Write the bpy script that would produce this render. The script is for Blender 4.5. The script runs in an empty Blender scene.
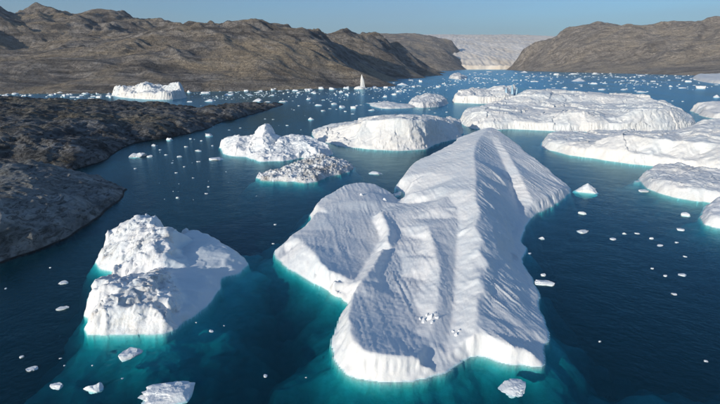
import bpy, math, random
import numpy as np

# ------------------------------------------------------------------ camera, sky, sun, exposure
scn = bpy.context.scene
F, CX, CY, HOR, CAMH = 480.0, 360.0, 202.0, 64.0, 80.0      # focal length and centre in photo pixels, horizon row, camera height
PITCH = math.atan((CY - HOR) / F)
cam_d = bpy.data.cameras.new('camera'); cam = bpy.data.objects.new('camera', cam_d)
scn.collection.objects.link(cam); scn.camera = cam
cam.location = (0, 0, CAMH); cam.rotation_euler = (math.pi / 2 - PITCH, 0, 0)
cam_d.sensor_width = 36; cam_d.lens = 36 * F / 720; cam_d.clip_start = 1; cam_d.clip_end = 90000

SUN_AZ, SUN_EL = math.radians(-139), math.radians(14)       # azimuth from +Y, clockwise: behind the camera and to its left
world = bpy.data.worlds.new('World'); scn.world = world; world.use_nodes = True
wn, wl = world.node_tree.nodes, world.node_tree.links
sky = wn.new('ShaderNodeTexSky'); sky.sky_type = 'NISHITA'; sky.sun_disc = False
sky.sun_elevation = SUN_EL; sky.sun_rotation = SUN_AZ; sky.altitude = 50
sky.air_density = 1.0; sky.dust_density = 0.7; sky.ozone_density = 5.0
bg = wn['Background']; bg.inputs['Strength'].default_value = 0.13
tc = wn.new('ShaderNodeTexCoord'); mp = wn.new('ShaderNodeMapping'); mp.inputs['Scale'].default_value = (1.0, 1.0, 9.0)
mp.inputs['Rotation'].default_value = (0.0, 0.1, 0.3)
nz = wn.new('ShaderNodeTexNoise'); nz.inputs['Scale'].default_value = 1.6; nz.inputs['Detail'].default_value = 6
rp = wn.new('ShaderNodeValToRGB'); rp.color_ramp.elements[0].position = 0.42; rp.color_ramp.elements[1].position = 0.85
rp.color_ramp.elements[1].color = (0.42, 0.42, 0.42, 1)
mx = wn.new('ShaderNodeMixRGB'); mx.inputs['Color2'].default_value = (2.4, 3.0, 3.7, 1)
wl.new(tc.outputs['Generated'], mp.inputs['Vector']); wl.new(mp.outputs['Vector'], nz.inputs['Vector'])
wl.new(nz.outputs['Fac'], rp.inputs['Fac']); wl.new(rp.outputs['Color'], mx.inputs['Fac'])
tint = wn.new('ShaderNodeMixRGB'); tint.blend_type = 'MULTIPLY'; tint.inputs['Fac'].default_value = 1.0; tint.inputs['Color2'].default_value = (0.93, 1.03, 1.05, 1)
wl.new(sky.outputs['Color'], tint.inputs['Color1']); wl.new(tint.outputs['Color'], mx.inputs['Color1']); wl.new(mx.outputs['Color'], bg.inputs['Color'])
sun_d = bpy.data.lights.new('sun', 'SUN'); sun_d.energy = 4.3; sun_d.angle = math.radians(0.53); sun_d.color = (1.0, 0.89, 0.74)
sun = bpy.data.objects.new('sun', sun_d); scn.collection.objects.link(sun)
sun.rotation_euler = (math.pi / 2 - SUN_EL, 0, math.pi - SUN_AZ); sun.location = (-300, -300, 400)
scn.view_settings.view_transform = 'Standard'; scn.view_settings.look = 'None'
scn.view_settings.exposure = 0.0; scn.view_settings.gamma = 1.0; scn.view_settings.use_curve_mapping = False
scn.render.engine = 'CYCLES'
cy = scn.cycles
cy.use_denoising = True; cy.max_bounces = 5; cy.diffuse_bounces = 2; cy.glossy_bounces = 2; cy.transparent_max_bounces = 10
cy.volume_bounces = 0; cy.caustics_reflective = False; cy.caustics_refractive = False

COL = scn.collection

# ------------------------------------------------------------------ pixel -> place
SP, CP = math.sin(PITCH), math.cos(PITCH)
def ray(px, py):
    u, v = (px - CX) / F, (CY - py) / F
    return u, CP + v * SP, -SP + v * CP
def at_z(px, py, z=0.0):                     # where the sight line meets the level z
    dx, dy, dz = ray(px, py); t = (z - CAMH) / dz
    return (dx * t, dy * t, z)
def at_y(px, py, Y):                         # where it meets the upright plane at distance Y
    dx, dy, dz = ray(px, py); t = Y / dy
    return (dx * t, Y, CAMH + dz * t)

# ------------------------------------------------------------------ noise
_rng = np.random.RandomState(7)
_perm = np.concatenate([_rng.permutation(256)] * 3)
_ang = _rng.rand(256) * 2 * np.pi
_gx, _gy = np.cos(_ang), np.sin(_ang)
def perlin(x, y):
    xi, yi = np.floor(x).astype(int), np.floor(y).astype(int)
    xf, yf = x - xi, y - yi; xi &= 255; yi &= 255
    u, v = xf ** 3 * (xf * (xf * 6 - 15) + 10), yf ** 3 * (yf * (yf * 6 - 15) + 10)
    def g(ix, iy, fx, fy):
        h = _perm[_perm[ix & 255] + (iy & 255)]
        return _gx[h] * fx + _gy[h] * fy
    a, b = g(xi, yi, xf, yf), g(xi + 1, yi, xf - 1, yf)
    c, d = g(xi, yi + 1, xf, yf - 1), g(xi + 1, yi + 1, xf - 1, yf - 1)
    return 1.41 * ((a + u * (b - a)) * (1 - v) + (c + u * (d - c)) * v)
def fbm(x, y, oct=4, gain=0.5, ridged=False):
    s, amp, f = 0, 1.0, 1.0
    for k in range(oct):
        n = perlin(x * f + 17.3 * k, y * f - 9.1 * k)
        s = s + amp * ((1 - 2 * np.abs(n)) if ridged else n)
        amp *= gain; f *= 2.03
    return s

# ------------------------------------------------------------------ surfaces from points
def rbf(pts, X, Y, reg=0.0):
    P = np.array(pts, float); n = len(P)
    c0 = P[:, :2].mean(0); sc = np.abs(P[:, :2] - c0).max()
    A = (P[:, :2] - c0) / sc
    D = np.hypot(A[:, None, 0] - A[None, :, 0], A[:, None, 1] - A[None, :, 1])
    M = np.zeros((n + 3, n + 3)); M[:n, :n] = D - reg * np.eye(n)
    M[:n, n] = 1; M[:n, n + 1:] = A; M[n, :n] = 1; M[n + 1:, :n] = A.T
    w = np.linalg.lstsq(M, np.concatenate([P[:, 2], [0, 0, 0]]), rcond=None)[0]
    x, y = ((X - c0[0]) / sc).ravel(), ((Y - c0[1]) / sc).ravel()
    out = w[n] + w[n + 1] * x + w[n + 2] * y
    for i in range(n): out += w[i] * np.hypot(x - A[i, 0], y - A[i, 1])
    return out.reshape(X.shape)

def tin(pts, xs, ys):                        # triangulated surface through the points, read off on the grid
    from mathutils import Vector as V2
    from mathutils.geometry import delaunay_2d_cdt
    P = np.array(pts, float); c0 = P[:, :2].mean(0)
    vs, _, fs, ov, _, _ = delaunay_2d_cdt([V2((float(p[0] - c0[0]), float(p[1] - c0[1]))) for p in P], [], [], 0, 1e-4)
    W = np.array([(v.x + c0[0], v.y + c0[1], P[o[0], 2] if o else 0.0) for v, o in zip(vs, ov)])
    H = np.zeros((len(ys), len(xs)))
    for f in fs:
        a, b, c = W[f[0]], W[f[1]], W[f[2]]
        i0, i1 = np.searchsorted(xs, [min(a[0], b[0], c[0]) - 1e-6, max(a[0], b[0], c[0]) + 1e-6])
        j0, j1 = np.searchsorted(ys, [min(a[1], b[1], c[1]) - 1e-6, max(a[1], b[1], c[1]) + 1e-6])
        if i1 <= i0 or j1 <= j0: continue
        x, y = xs[None, i0:i1], ys[j0:j1, None]
        det = (b[1] - c[1]) * (a[0] - c[0]) + (c[0] - b[0]) * (a[1] - c[1])
        if abs(det) < 1e-9: continue
        u = ((b[1] - c[1]) * (x - c[0]) + (c[0] - b[0]) * (y - c[1])) / det
        v = ((c[1] - a[1]) * (x - c[0]) + (a[0] - c[0]) * (y - c[1])) / det
        w = 1 - u - v; m = (u > -1e-6) & (v > -1e-6) & (w > -1e-6)
        H[j0:j1, i0:i1] = np.where(m, u * a[2] + v * b[2] + w * c[2], H[j0:j1, i0:i1])
    return H

def catmull(P, sub):                         # closed curve through rows of P
    P = np.array(P, float); n = len(P); out = []
    for i in range(n):
        a, b, c, d = P[(i - 1) % n], P[i], P[(i + 1) % n], P[(i + 2) % n]
        for k in range(sub):
            t = k / sub
            q = 0.5 * (2 * b + (c - a) * t + (2 * a - 5 * b + 4 * c - d) * t * t + (3 * b - a - 3 * c + d) * t ** 3)
            q[2:] = b[2:] + (c[2:] - b[2:]) * t
            out.append(q)
    return np.array(out)
def normals2(P):                             # outward normals of a closed 2-D polygon
    T = np.roll(P, -1, 0) - np.roll(P, 1, 0)
    area = 0.5 * np.sum(P[:, 0] * np.roll(P[:, 1], -1) - P[:, 1] * np.roll(P[:, 0], -1))
    N = np.stack([T[:, 1], -T[:, 0]], 1) * (1 if area > 0 else -1)
    return N / (np.linalg.norm(N, axis=1, keepdims=True) + 1e-9)
def signed_dist(P, X, Y):                    # positive inside
    x, y = X.ravel(), Y.ravel(); d = np.full(x.shape, 1e18); ins = np.zeros(x.shape, bool)
    Q = np.roll(P, -1, 0)
    for (ax, ay), (bx, by) in zip(P, Q):
        ex, ey = bx - ax, by - ay; L = ex * ex + ey * ey + 1e-12
        t = np.clip(((x - ax) * ex + (y - ay) * ey) / L, 0, 1)
        d = np.minimum(d, (x - ax - t * ex) ** 2 + (y - ay - t * ey) ** 2)
        if ay != by:
            ins ^= ((ay > y) != (by > y)) & (x < ex * (y - ay) / ey + ax)
    d = np.sqrt(d)
    return np.where(ins, d, -d).reshape(X.shape)

def mesh_from(name, V, Fq, smooth=True):
    me = bpy.data.meshes.new(name); n = Fq.shape[1]
    me.vertices.add(len(V)); me.vertices.foreach_set('co', np.ascontiguousarray(V, np.float32).ravel())
    me.loops.add(Fq.size); me.loops.foreach_set('vertex_index', np.ascontiguousarray(Fq, np.int32).ravel())
    me.polygons.add(len(Fq)); me.polygons.foreach_set('loop_start', np.arange(0, Fq.size, n, dtype=np.int32))
    me.polygons.foreach_set('use_smooth', np.full(len(Fq), smooth)); me.update(calc_edges=True); me.validate()
    return me
def grid_faces(ny, nx):
    i = np.arange(ny * nx).reshape(ny, nx)
    return np.stack([i[:-1, :-1].ravel(), i[:-1, 1:].ravel(), i[1:, 1:].ravel(), i[1:, :-1].ravel()], 1)
def sub_mesh(name, V, Fq, smooth=True):
    used, inv = np.unique(Fq.ravel(), return_inverse=True)
    return mesh_from(name, V[used], inv.reshape(Fq.shape), smooth)

def obj(name, me, mat, parent=None, loc=(0, 0, 0)):
    o = bpy.data.objects.new(name, me); COL.objects.link(o); o.location = loc
    if mat is not None and not me.materials: me.materials.append(mat)
    if parent is not None: o.parent = parent
    return o
def tag(o, label=None, cat=None, group=None, kind=None):
    for k, v in (('label', label), ('category', cat), ('group', group), ('kind', kind)):
        if v: o[k] = v
    return o
def empty(name, loc):
    o = bpy.data.objects.new(name, None); COL.objects.link(o); o.location = loc; o.empty_display_size = 2
    return o

# ------------------------------------------------------------------ materials
class NT:
    def __init__(self, name):
        self.m = bpy.data.materials.new(name); self.m.use_nodes = True
        self.t = self.m.node_tree; self.n, self.l = self.t.nodes, self.t.links
        self.n.clear(); self.out = self.n.new('ShaderNodeOutputMaterial')
    def add(self, typ, **kw):
        nd = self.n.new(typ)
        for k, v in kw.items():
            if k in nd.inputs: self.put(nd, k, v)
            else: setattr(nd, k, v)
        return nd
    def put(self, nd, k, v):
        if hasattr(v, 'is_linked') or isinstance(v, bpy.types.NodeSocket): self.l.new(v, nd.inputs[k])
        else: nd.inputs[k].default_value = v
    def coords(self, scale=(1, 1, 1), rot=(0, 0, 0), kind='Object'):
        tcn = self.add('ShaderNodeTexCoord'); m = self.add('ShaderNodeMapping')
        m.inputs['Scale'].default_value = scale; m.inputs['Rotation'].default_value = rot
        self.l.new(tcn.outputs[kind], m.inputs['Vector']); return m.outputs['Vector']
    def noise(self, vec, scale, detail=4, rough=0.55, dist=0.0):
        nd = self.add('ShaderNodeTexNoise', Scale=scale, Detail=detail, Roughness=rough, Distortion=dist)
        self.l.new(vec, nd.inputs['Vector']); return nd.outputs['Fac']
    def ramp(self, fac, *stops):
        nd = self.add('ShaderNodeValToRGB'); cr = nd.color_ramp
        while len(cr.elements) < len(stops): cr.elements.new(0.5)
        for e, (p, c) in zip(cr.elements, stops):
            e.position = p; e.color = (c, c, c, 1) if isinstance(c, (int, float)) else (*c, 1)
        self.l.new(fac, nd.inputs['Fac']); return nd.outputs['Color']
    def mix(self, fac, a, b, mode='MIX'):
        nd = self.add('ShaderNodeMixRGB'); nd.blend_type = mode
        for k, v in (('Fac', fac), ('Color1', a), ('Color2', b)):
            if isinstance(v, bpy.types.NodeSocket): self.l.new(v, nd.inputs[k])
            else: nd.inputs[k].default_value = (v if k == 'Fac' else (*v, 1))
        return nd.outputs['Color']
    def math(self, op, a, b=0.0):
        nd = self.add('ShaderNodeMath'); nd.operation = op
        for k, v in ((0, a), (1, b)):
            if isinstance(v, bpy.types.NodeSocket): self.l.new(v, nd.inputs[k])
            else: nd.inputs[k].default_value = v
        return nd.outputs[0]
    def bump(self, h, dist, strength=1.0, normal=None):
        nd = self.add('ShaderNodeBump', Strength=strength, Distance=dist); self.l.new(h, nd.inputs['Height'])
        if normal is not None: self.l.new(normal, nd.inputs['Normal'])
        return nd.outputs['Normal']
    def done(self, sh, vol=None):
        if sh is not None: self.l.new(sh, self.out.inputs['Surface'])
        if vol is not None: self.l.new(vol, self.out.inputs['Volume'])
        return self.m

def ice_material(name, white=(0.86, 0.87, 0.87), blue=(0.50, 0.68, 0.80), blue_amt=0.25, dirt=0.0, dirt_col=(0.34, 0.29, 0.23),
                 unit=1.0, rough=0.55, streak=0.0, srot=0.0, cup=0.5, bmp=0.6):
    t = NT(name); v = t.coords()
    big = t.noise(v, 0.045 / unit, 6, 0.6, 0.6); mid = t.noise(v, 0.35 / unit, 6, 0.62, 0.3)
    c = t.mix(t.ramp(big, (0.42, 0.0), (0.72, blue_amt)), white, blue)
    c = t.mix(t.ramp(mid, (0.35, 0.0), (0.85, blue_amt * 0.8)), c, (0.70, 0.79, 0.85))
    if streak:
        sv = t.coords((1.0, 0.035, 1.0), (0, 0, srot))
        st = t.noise(sv, 0.55 / unit, 5, 0.6)
        c = t.mix(t.ramp(st, (0.5, 0.0), (0.75, streak)), c, (0.62, 0.70, 0.77))
    if dirt:
        dn = t.math('ADD', t.math('MULTIPLY', t.noise(v, 0.09 / unit, 3, 0.5), 0.6), t.math('MULTIPLY', t.noise(v, 0.8 / unit, 8, 0.7), 0.6))
        c = t.mix(t.ramp(dn, (0.63 - 0.12 * dirt, 0.0), (0.80 - 0.06 * dirt, min(1.0, dirt))), c, dirt_col)
    h = t.math('ADD', t.math('MULTIPLY', t.noise(v, 0.5 / unit, 8, 0.62), 1.0), 0.0)
    vor = t.add('ShaderNodeTexVoronoi', Scale=0.9 / unit); vor.feature = 'SMOOTH_F1'
    t.l.new(t.coords((1, 0.55, 1), (0, 0, srot)), vor.inputs['Vector'])
    h = t.math('ADD', h, t.math('MULTIPLY', vor.outputs['Distance'], cup * 0.55))
    if streak:
        h = t.math('ADD', h, t.math('MULTIPLY', st, 0.8 * streak + 0.3))
    n = t.bump(h, 0.75 * unit, bmp)
    p = t.add('ShaderNodeBsdfPrincipled', Roughness=rough, Normal=n)
    t.l.new(c, p.inputs['Base Color']); p.inputs['Specular IOR Level'].default_value = 0.3
    return t.done(p.outputs[0])

def rock_material(name, dark, light, veg, unit=1.0, veg_amt=0.5, tide_shade=0.0, srot=0.6, wet=0.6, bmp=0.9, crk=0.5):
    t = NT(name); v = t.coords()
    n1 = t.noise(v, 0.03 / unit, 8, 0.62, 0.8); n2 = t.noise(v, 0.25 / unit, 8, 0.68)
    sv = t.coords((0.16, 1.0, 1.6), (0.25, 0.2, srot)); st = t.noise(sv, 0.16 / unit, 8, 0.66, 0.5)
    c = t.mix(t.ramp(st, (0.40, 0.0), (0.60, 1.0)), dark, light)
    c = t.mix(t.ramp(n2, (0.35, 0.55), (0.62, 0.0)), c, tuple(0.45 * q for q in dark))
    geo = t.add('ShaderNodeNewGeometry'); sep = t.add('ShaderNodeSeparateXYZ'); t.l.new(geo.outputs['Normal'], sep.inputs[0])
    up = t.ramp(sep.outputs['Z'], (0.72, 0.0), (0.95, 1.0))
    vg = t.math('MULTIPLY', t.ramp(n1, (0.44, 0.0), (0.60, veg_amt)), up)
    c = t.mix(vg, c, veg)
    if tide_shade:  # black tide band by height, enlarged to paint in shade at the base
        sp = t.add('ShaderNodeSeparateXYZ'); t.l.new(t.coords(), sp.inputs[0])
        zz = t.math('ADD', sp.outputs['Z'], t.math('MULTIPLY', n2, -1.2 * tide_shade))
        c = t.mix(t.ramp(t.math('DIVIDE', zz, 4 * tide_shade), (0.05, 1.0), (0.25, 0.0)), c, (0.008, 0.009, 0.010))
    n3 = t.noise(t.coords((1, 0.45, 1.2), (0.1, 0.3, srot + 0.9)), 0.9 / unit, 8, 0.72, 1.2)
    crack = t.ramp(n3, (0.40, 0.0), (0.50, 1.0))
    c = t.mix(t.math('MULTIPLY', t.math('SUBTRACT', 1.0, crack), crk), c, tuple(0.3 * q for q in dark))
    h = t.math('ADD', t.math('ADD', t.math('MULTIPLY', st, 1.2), n2), t.math('MULTIPLY', crack, 0.25 * crk))
    n = t.bump(h, 2.2 * unit, bmp)
    p = t.add('ShaderNodeBsdfPrincipled', Roughness=wet, Normal=n); t.l.new(c, p.inputs['Base Color'])
    p.inputs['Specular IOR Level'].default_value = 0.25
    return t.done(p.outputs[0])

M = {}
M['snow'] = ice_material('wind_packed_snow_ice', white=(0.83, 0.83, 0.82), blue_amt=0.3, dirt=0.10, dirt_col=(0.55, 0.53, 0.50), streak=0.35, srot=0.12, cup=0.5, bmp=0.24)
M['tongue'] = ice_material('smooth_blue_grey_ice', white=(0.72, 0.78, 0.81), blue=(0.48, 0.64, 0.74), blue_amt=0.5, cup=0.15, bmp=0.2, rough=0.4)
M['ice'] = ice_material('weathered_white_ice', blue_amt=0.3, dirt=0.12)
M['far_ice'] = ice_material('weathered_white_ice_coarse', white=(0.82, 0.81, 0.78), blue_amt=0.35, dirt=0.30, dirt_col=(0.48, 0.46, 0.43), unit=2.2, cup=0.2, bmp=0.35)
M['grey_ice'] = ice_material('greyed_melting_ice', white=(0.78, 0.78, 0.77), blue_amt=0.35, dirt=0.35, dirt_col=(0.42, 0.39, 0.35), unit=1.8, cup=0.3)
M['dirty'] = ice_material('silty_rough_ice', blue_amt=0.35, dirt=0.5, dirt_col=(0.42, 0.36, 0.29), unit=0.8)
M['rubble'] = ice_material('silty_ice_rubble', blue_amt=0.35, dirt=0.9, dirt_col=(0.27, 0.25, 0.22), unit=0.9)
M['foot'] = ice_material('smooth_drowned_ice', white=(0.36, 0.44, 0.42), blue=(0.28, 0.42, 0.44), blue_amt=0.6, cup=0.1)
M['foot_far'] = ice_material('dimmed_drowned_ice', white=(0.16, 0.22, 0.21), blue=(0.12, 0.20, 0.21), blue_amt=0.6, cup=0.1)  # darker copy of the drowned ice, dimming of its glow put into the colour
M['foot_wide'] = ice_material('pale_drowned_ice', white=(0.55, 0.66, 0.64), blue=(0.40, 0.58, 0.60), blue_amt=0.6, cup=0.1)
M['floe'] = ice_material('floating_brash_ice', white=(0.82, 0.84, 0.85), blue_amt=0.4, unit=0.5)
M['blue_ice'] = ice_material('clear_blue_ice', white=(0.30, 0.50, 0.64), blue=(0.12, 0.32, 0.48), blue_amt=0.7, cup=0.2)
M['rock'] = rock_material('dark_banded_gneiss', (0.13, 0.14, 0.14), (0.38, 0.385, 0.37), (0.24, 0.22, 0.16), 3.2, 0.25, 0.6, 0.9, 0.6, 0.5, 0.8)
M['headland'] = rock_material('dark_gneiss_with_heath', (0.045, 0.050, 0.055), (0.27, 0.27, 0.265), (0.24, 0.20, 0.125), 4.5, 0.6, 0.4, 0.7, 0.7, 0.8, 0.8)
M['hill'] = rock_material('grey_rock_and_brown_tundra', (0.11, 0.102, 0.094), (0.40, 0.365, 0.325), (0.43, 0.345, 0.235), 9.0, 0.9, 0, 0.7, 0.85, 0.9, 0.45)
M['hill_far'] = rock_material('pale_brown_fell', (0.26, 0.225, 0.185), (0.54, 0.47, 0.39), (0.56, 0.46, 0.33), 11.0, 0.8, 0, -0.4, 0.85, 1.0, 0.55)

def glacier_material():
    t = NT('dusty_glacier_ice'); v = t.coords((0.6, 0.10, 1))
    n = t.noise(v, 0.004, 8, 0.65, 0.5)
    c = t.ramp(n, (0.30, (0.74, 0.63, 0.49)), (0.48, (0.88, 0.80, 0.68)), (0.65, (0.93, 0.88, 0.80)))
    p = t.add('ShaderNodeBsdfPrincipled', Roughness=0.7, Normal=t.bump(t.noise(t.coords((0.35, 1, 1)), 0.02, 6, 0.65), 3, 0.6)); t.l.new(c, p.inputs['Base Color'])
    return t.done(p.outputs[0])
M['glacier'] = glacier_material()

def water_material():
    t = NT('sea_water')
    v = t.coords((1, 1.0, 1), (0, 0, 0.5))
    wind = t.ramp(t.noise(t.coords((1.0, 0.35, 1), (0, 0, 0.15)), 0.006, 4, 0.55), (0.35, 0.35), (0.68, 1.0))
    h = t.math('ADD', t.math('MULTIPLY', t.noise(v, 0.55, 5, 0.6), 0.34), t.math('MULTIPLY', t.noise(v, 0.10, 3, 0.5), 0.55))
    n = t.bump(t.math('MULTIPLY', h, wind), 1.0, 0.8)
    sp = t.add('ShaderNodeSeparateXYZ'); t.l.new(t.coords(), sp.inputs[0])
    open_ = t.ramp(t.math('DIVIDE', sp.outputs['Y'], 2000.0), (0.08, 0.07), (0.5, 0.26))          # the open fjord is windier than the lee of the bergs
    gl = t.add('ShaderNodeBsdfGlossy', Normal=n); t.l.new(t.math('MULTIPLY', open_, t.math('ADD', t.math('MULTIPLY', wind, 0.5), 0.5)), gl.inputs['Roughness'])
    gl.inputs['Color'].default_value = (0.48, 0.76, 0.90, 1)
    tr = t.add('ShaderNodeBsdfTransparent')
    fr = t.add('ShaderNodeFresnel', IOR=1.333, Normal=n)
    geo = t.add('ShaderNodeNewGeometry')
    f = t.math('MULTIPLY', fr.outputs[0], t.math('SUBTRACT', 1.0, geo.outputs['Backfacing']))
    up = t.add('ShaderNodeBsdfDiffuse'); up.inputs['Color'].default_value = (0.0012, 0.019, 0.029, 1)      # light scattered back up out of deep water
    low = t.add('ShaderNodeAddShader'); t.l.new(tr.outputs[0], low.inputs[0]); t.l.new(up.outputs[0], low.inputs[1])
    mixs = t.add('ShaderNodeMixShader'); t.l.new(f, mixs.inputs[0]); t.l.new(low.outputs[0], mixs.inputs[1]); t.l.new(gl.outputs[0], mixs.inputs[2])
    va = t.add('ShaderNodeVolumeAbsorption', Density=0.25); va.inputs['Color'].default_value = (0.0, 0.775, 0.795, 1)
    m = t.done(mixs.outputs[0], va.outputs[0]); return m
M['water'] = water_material()
def plain(name, col, rough=0.9):
    t = NT(name); v = t.coords()
    c = t.mix(t.noise(v, 0.02, 6), col, tuple(q * 1.6 for q in col))
    p = t.add('ShaderNodeBsdfPrincipled', Roughness=rough); t.l.new(c, p.inputs['Base Color']); return t.done(p.outputs[0])
M['seabed'] = plain('deep_sea_mud', (0.004, 0.010, 0.016))

# ------------------------------------------------------------------ sea, sea floor
def box_mesh(name, x0, x1, y0, y1, z0, z1):
    V = np.array([(x, y, z) for z in (z0, z1) for y in (y0, y1) for x in (x0, x1)], float)
    Fq = np.array([(0, 2, 3, 1), (4, 5, 7, 6), (0, 1, 5, 4), (2, 6, 7, 3), (0, 4, 6, 2), (1, 3, 7, 5)])
    return mesh_from(name, V, Fq, False)
tag(obj('water', box_mesh('water', -18000, 18000, -2500, 24000, -60, 0), M['water']), kind='structure')
tag(obj('seabed', mesh_from('seabed', np.array([(-17900, -2400, -55), (17900, -2400, -55), (17900, 23900, -55), (-17900, 23900, -55)], float),
        np.array([[0, 1, 2, 3]]), False), M['seabed']), kind='structure')

# ------------------------------------------------------------------ hills and glacier
def terrain(name, pts, x0, x1, y0, y1, nx, ny, amp, wave, mat, ridge=0.6, zmin=-20, geo=True, oct=6, stretch=1.0, rot=0.0, reg=0.0):
    xs = np.linspace(x0, x1, nx)
    ys = np.geomspace(y0, y1, ny) if geo else np.linspace(y0, y1, ny)
    X, Y = np.meshgrid(xs, ys); H = rbf(pts, X, Y, reg)
    cr, sr = math.cos(rot), math.sin(rot); U, W = (X * cr + Y * sr) / wave, (-X * sr + Y * cr) / (wave * stretch)
    wx, wy = fbm(U * 0.5 + 5, W * 0.5, 3), fbm(U * 0.5, W * 0.5 + 9, 3)
    N = fbm(U + 0.5 * wx, W + 0.5 * wy, oct, 0.52) * (1 - ridge) + (fbm(U + 0.4 * wx + 31, W + 0.4 * wy, oct, 0.5, True) - 1.0) * ridge * 0.8
    k = np.clip(H / (amp * 2.5), 0.0, 1.0)
    H = H + N * amp * (0.06 + 0.94 * k) * (H > -40)
    H = np.maximum(H, zmin)
    V = np.stack([X.ravel(), Y.ravel(), H.ravel()], 1)
    Fq = grid_faces(ny, nx)
    keep = (V[Fq][:, :, 2].max(1) > zmin + 0.01)
    return tag(obj(name, sub_mesh(name, V, Fq[keep]), mat), kind='structure')

def ground_pts(lst): return [at_z(x, y, 0.0) for x, y in lst]
def sky_pts(lst): return [at_y(x, y, Y) for x, y, Y in lst]
def shifted(pts, dy, f, dx=0): return [(p[0] + dx, p[1] + dy, p[2] * f) for p in pts]

shoreL = ground_pts([(-170, 97), (-60, 96), (0, 95), (60, 94), (120, 93), (200, 91.5), (280, 90), (330, 88.5), (350, 86.5), (368, 82.5), (388, 79), (406, 76), (422, 74), (436, 72)])
skyA = sky_pts([(-170, 12, 3300), (-60, 9, 3300), (0, 7.5, 3300), (30, 7.2, 3300), (45, 9.5, 3300), (57, 14, 3250), (75, 13, 3200), (92, 12.3, 3200), (112, 14.5, 3150), (135, 19.5, 3100), (165, 21.5, 3050), (186, 29, 3000)])
skyB = sky_pts([(150, 37, 2250), (172, 32, 2350), (195, 28.5, 2450), (215, 26, 2500), (240, 25, 2500), (273, 28, 2500), (305, 29.5, 2500), (320, 31.5, 2500)])
skyC = sky_pts([(337, 35.5, 3300), (355, 36.5, 3400), (373, 36.8, 3500), (387, 39, 3600), (397, 46, 3800), (413, 56.5, 4200), (427, 66.5, 4700)])
ridges = sky_pts([(322, 42, 2300), (327, 52, 2150), (338, 62, 2050), (352, 70, 1950), (362, 78, 1850),              # spur with the dark flank
                  (45, 84, 1500), (70, 68, 1700), (95, 55, 1850), (120, 46, 2000),                                  # rib that climbs to the right
                  (-40, 60, 1900), (0, 62, 1800), (20, 55, 2100),
                  (200, 60, 1850), (250, 55, 1900), (290, 58, 1900), (220, 42, 2150), (270, 42, 2150), (160, 62, 1800),
                  (380, 50, 3300), (392, 58, 3150), (404, 66, 3150), (408, 72, 3250)])
valleys = sky_pts([(345, 53, 2650), (358, 62, 2550), (372, 70, 2450), (335, 44, 2750), (384, 75, 2600),
                   (75, 43, 2450), (50, 50, 2300), (100, 36, 2650), (125, 33, 2800), (20, 48, 2500), (-20, 50, 2300)])
ridges += sky_pts([(-185, -35, 2400), (-225, -62, 2400), (-290, -55, 2400), (-200, 20, 2050)])  # unseen high hill off to the left, added to shade the far-left range
ptsL = shoreL + shifted(shoreL[:9], -250, 0) + skyA + skyB + skyC + ridges + valleys
ptsL += [(p[0] - 30, p[1] - 250, -35) for p in shoreL[:9]] + [(p[0] + 200, p[1] - 120, -35) for p in shoreL[9:]]
ptsL += shifted(skyA, 900, 0.55) + shifted(skyB, 450, 0.72) + shifted(skyC[:4], 900, 0.4) + [(p[0] + 350, p[1] + 300, -30) for p in skyC[4:]]
terrain('left_hills', ptsL, -4300, 1250, 1150, 5600, 640, 420, 84, 620, M['hill'], 0.65, -12, stretch=0.5, rot=-0.6, oct=8)

skyD = sky_pts([(300, 36, 9000), (340, 34.6, 9000), (370, 34.0, 9000), (400, 34.2, 9000), (428, 35.2, 9000), (440, 37, 9000), (452, 39.5, 9000)])
faceD = sky_pts([(395, 50, 7000), (415, 52, 7000), (432, 58, 6700), (445, 65, 6600), (425, 44, 7800), (445, 50, 7700), (455, 60, 7600), (440, 69, 6300), (420, 68, 6200), (452, 68.5, 6700), (390, 66, 6000)])
ptsD = skyD + faceD + shifted(skyD, 1500, 0.6) + ground_pts([(350, 71), (400, 70.8), (430, 70.6), (446, 70)]) + [(at_z(462, 69.2)[0], 7600, -20), (at_y(466, 60, 8800)[0], 8800, -20), (at_z(300, 71)[0], 5400, -10)]
terrain('plateau_beyond_left_hills', ptsD, -2200, 2300, 5200, 11000, 330, 220, 60, 900, M['hill_far'], 0.6, -12)

shoreR = ground_pts([(513, 70), (530, 71), (560, 72), (600, 73), (640, 74), (680, 75), (720, 76.2), (790, 78), (900, 80)])
skyR = sky_pts([(515, 66, 6900), (518, 58, 6950), (523, 49, 7000), (535, 43, 6900), (547, 37.5, 6800), (567, 29.5, 6600), (582, 26.8, 6500), (597, 23.6, 6400), (615, 22.7, 6300), (633, 22.3, 6200), (647, 24.6, 6100), (665, 25, 6000), (682, 23.6, 5900), (700, 21.2, 5800), (720, 18.8, 5700), (790, 15, 5600), (900, 14, 5600)])
faceR = sky_pts([(540, 56, 6300), (570, 52, 5900), (600, 52, 5600), (640, 50, 5300), (680, 50, 4900), (720, 50, 4600), (560, 64, 5850), (620, 63, 5250), (680, 63, 4650), (730, 62, 4300), (850, 55, 4200),
                 (600, 38, 6000), (640, 38, 5750), (690, 37, 5450)])
ptsR = shoreR + skyR + faceR + [(p[0], p[1] - 350, -30) for p in shoreR] + shifted(skyR, 1600, 0.7, 500) + [(at_z(505, 69)[0], 7300, -30), (at_y(505, 60, 9000)[0], 9000, -30)]
terrain('right_hills', ptsR, 1700, 8200, 3000, 9200, 560, 360, 85, 900, M['hill_far'], 0.65, -12, stretch=0.7, rot=0.5)

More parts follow.
